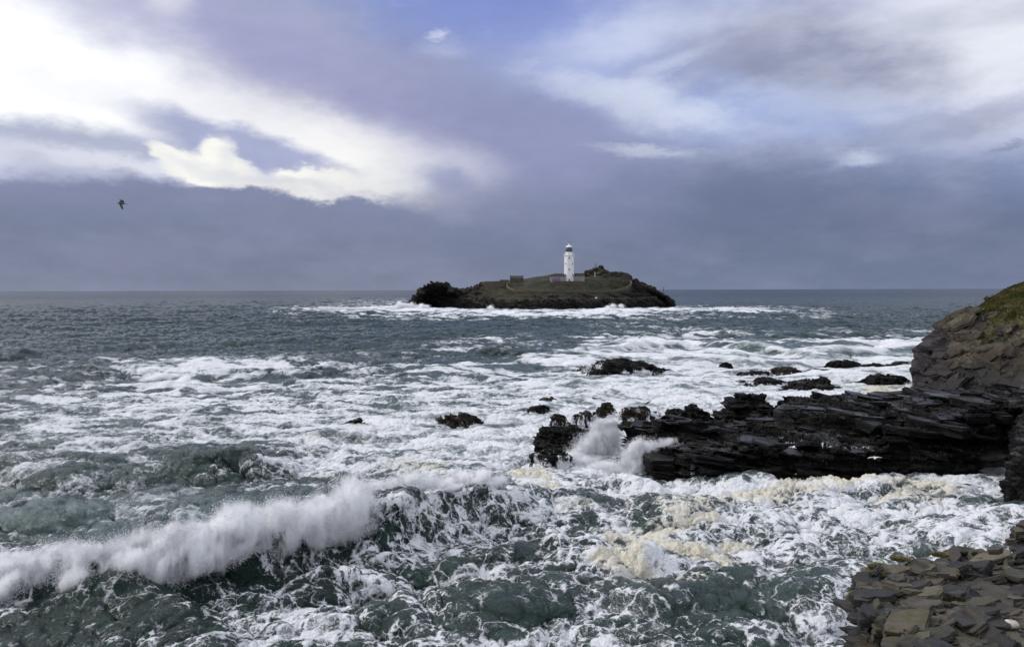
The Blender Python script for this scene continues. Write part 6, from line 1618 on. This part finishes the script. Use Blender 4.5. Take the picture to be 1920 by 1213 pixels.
spray('round burst of spray hitting the left end of the black ledge', [(1180, 865, d2, 1.2, 1.0, 1.0, 20, A), (1200, 855, d2, 1.5, 1.2, 1.5, 30, A), (1212, 848, d2, 1.2, 1.1, 1.3, 10, A), (1190, 872, d2 - .4, 1.6, 1.2, 1.2, 10, A), (1213, 868, d2, 1.0, 1.0, 1.1, 0, A), (1195, 838, d2, .9, .9, .8, 40, A), (1220, 880, d2, .7, .8, .8, 0, A), (1160, 880, d2 - .5, 1.4, 1.0, .6, -10, A),
      (1185, 885, d2 - 1, 1.2, 1.0, .5, 0, A), (1225, 840, d2, 1.0, .8, .6, 25, T), (1250, 830, d2 + 1, 1.2, .8, .4, 20, T), (1140, 872, d2, 1.6, 1.0, .5, -5, T), (1235, 900, d2 - .8, .8, .6, .5, -30, T)], 70000, 7, .016, vel=np.array([.8, 0, .6]))
for (lb, L, n_) in (
   ('small splash behind the ledge right of the low humps', [(1370, 798, 86, 1.5, 1, .7, 0, A), (1395, 793, 86, .9, .8, .7, 0, A), (1345, 803, 84, 1.6, 1, .5, 0, A), (1385, 785, 86, .8, .8, .5, 0, T)], 9000),
   ('veil of spray over the waterfall rocks', [(1165, 785, 90, 1.3, .8, 1.2, 80, T), (1150, 795, 88, 1.2, .8, .9, 60, T), (1075, 795, 87, 1.5, .8, .8, 0, T), (1238, 790, 90, 1.2, .8, .9, 0, T)], 9000),
   ('splash bursting against the back of the ledge by the headland', [(1690, 738, 110, 2.2, 1.2, .8, 0, A), (1705, 730, 110, 1.0, 1, 1.1, 0, A), (1650, 742, 109, 2.4, 1.2, .6, 0, A), (1620, 744, 108, 2.0, 1.2, .5, 0, T)], 6000),
   ('splash at the foot of the dark cliff in the cove', [(1850, 884, 63, 1.0, .8, .6, 0, A), (1872, 886, 62.5, .8, .7, .5, 0, A), (1838, 876, 63, .6, .5, .7, 0, T), (1700, 890, 63, 1.1, .7, .4, 0, T)], 6000),
   ('splash breaking on the seaward slope of the foreground outcrop', [(1850, 1030, 44, .7, .6, .4, 0, A), (1870, 1022, 44.5, .5, .5, .4, 0, T), (1600, 1030, 44, .8, .6, .3, 0, T), (1770, 1040, 43.5, 1.0, .6, .3, 0, T)], 5000),
   ('little jets of spray above a breaking swell left of the headland rocks', [(925, 648, 205, 1.6, 2, 1.6, 10, T), (938, 642, 205, 1.2, 2, 1.3, 30, T), (905, 652, 205, 1.6, 2, .8, 0, T), (1290, 630, 235, 2.6, 2, 1.2, 0, T), (1300, 634, 235, 3.2, 2, .9, 0, T)], 3000),
   ('foam spilling from the breaking swell on the far left', [(300, 706, 135, 2.4, 2, 1.0, 0, T), (330, 722, 125, 2.6, 2, 1.0, 10, A), (345, 712, 126, 1.6, 2, 1.0, 30, T), (280, 712, 134, 2.6, 2, .7, 0, T)], 4000)):
    spray(lb, L, n_, len(lb), .022)
# surf along the foot of the island
isl = []
rs_ = np.random.RandomState(4)
for px in np.arange(600, 790, 9):
    isl.append((px, 578 - 4 * math.exp(-((px - 762) / 22.0) ** 2), 566, 4.5, 4, 1.2 + 2.6 * math.exp(-((px - 762) / 28.0) ** 2) * rs_.uniform(.6, 1.2), 0, FR))
for px in np.arange(790, 1262, 11):
    isl.append((px + rs_.uniform(-3, 3), 580 + 3.5 * (1 - abs((px - 1015) / 247.0) ** 2.2) - rs_.uniform(0, 1.5), 548, 5.0, 4, rs_.uniform(.8, 2.2), 0, FR))
for px in np.arange(1262, 1440, 14): isl.append((px, 578.5 + rs_.uniform(-1, 1), 560, 5, 4, rs_.uniform(.5, 1.1), 0, FR))
for (px, py, r) in ((1150, 574, 2.4), (1165, 574, 2.2), (1140, 576, 2.2), (748, 571, 3.0), (756, 573, 3.0), (790, 574, 2.6), (800, 575, 2.2), (1010, 580, 2), (920, 577, 2.4)): isl.append((px, py, 552, 3.5, 4, r, 0, FR))
spray('white surf bursting along the foot of the island', isl, 26000, 9, .10)
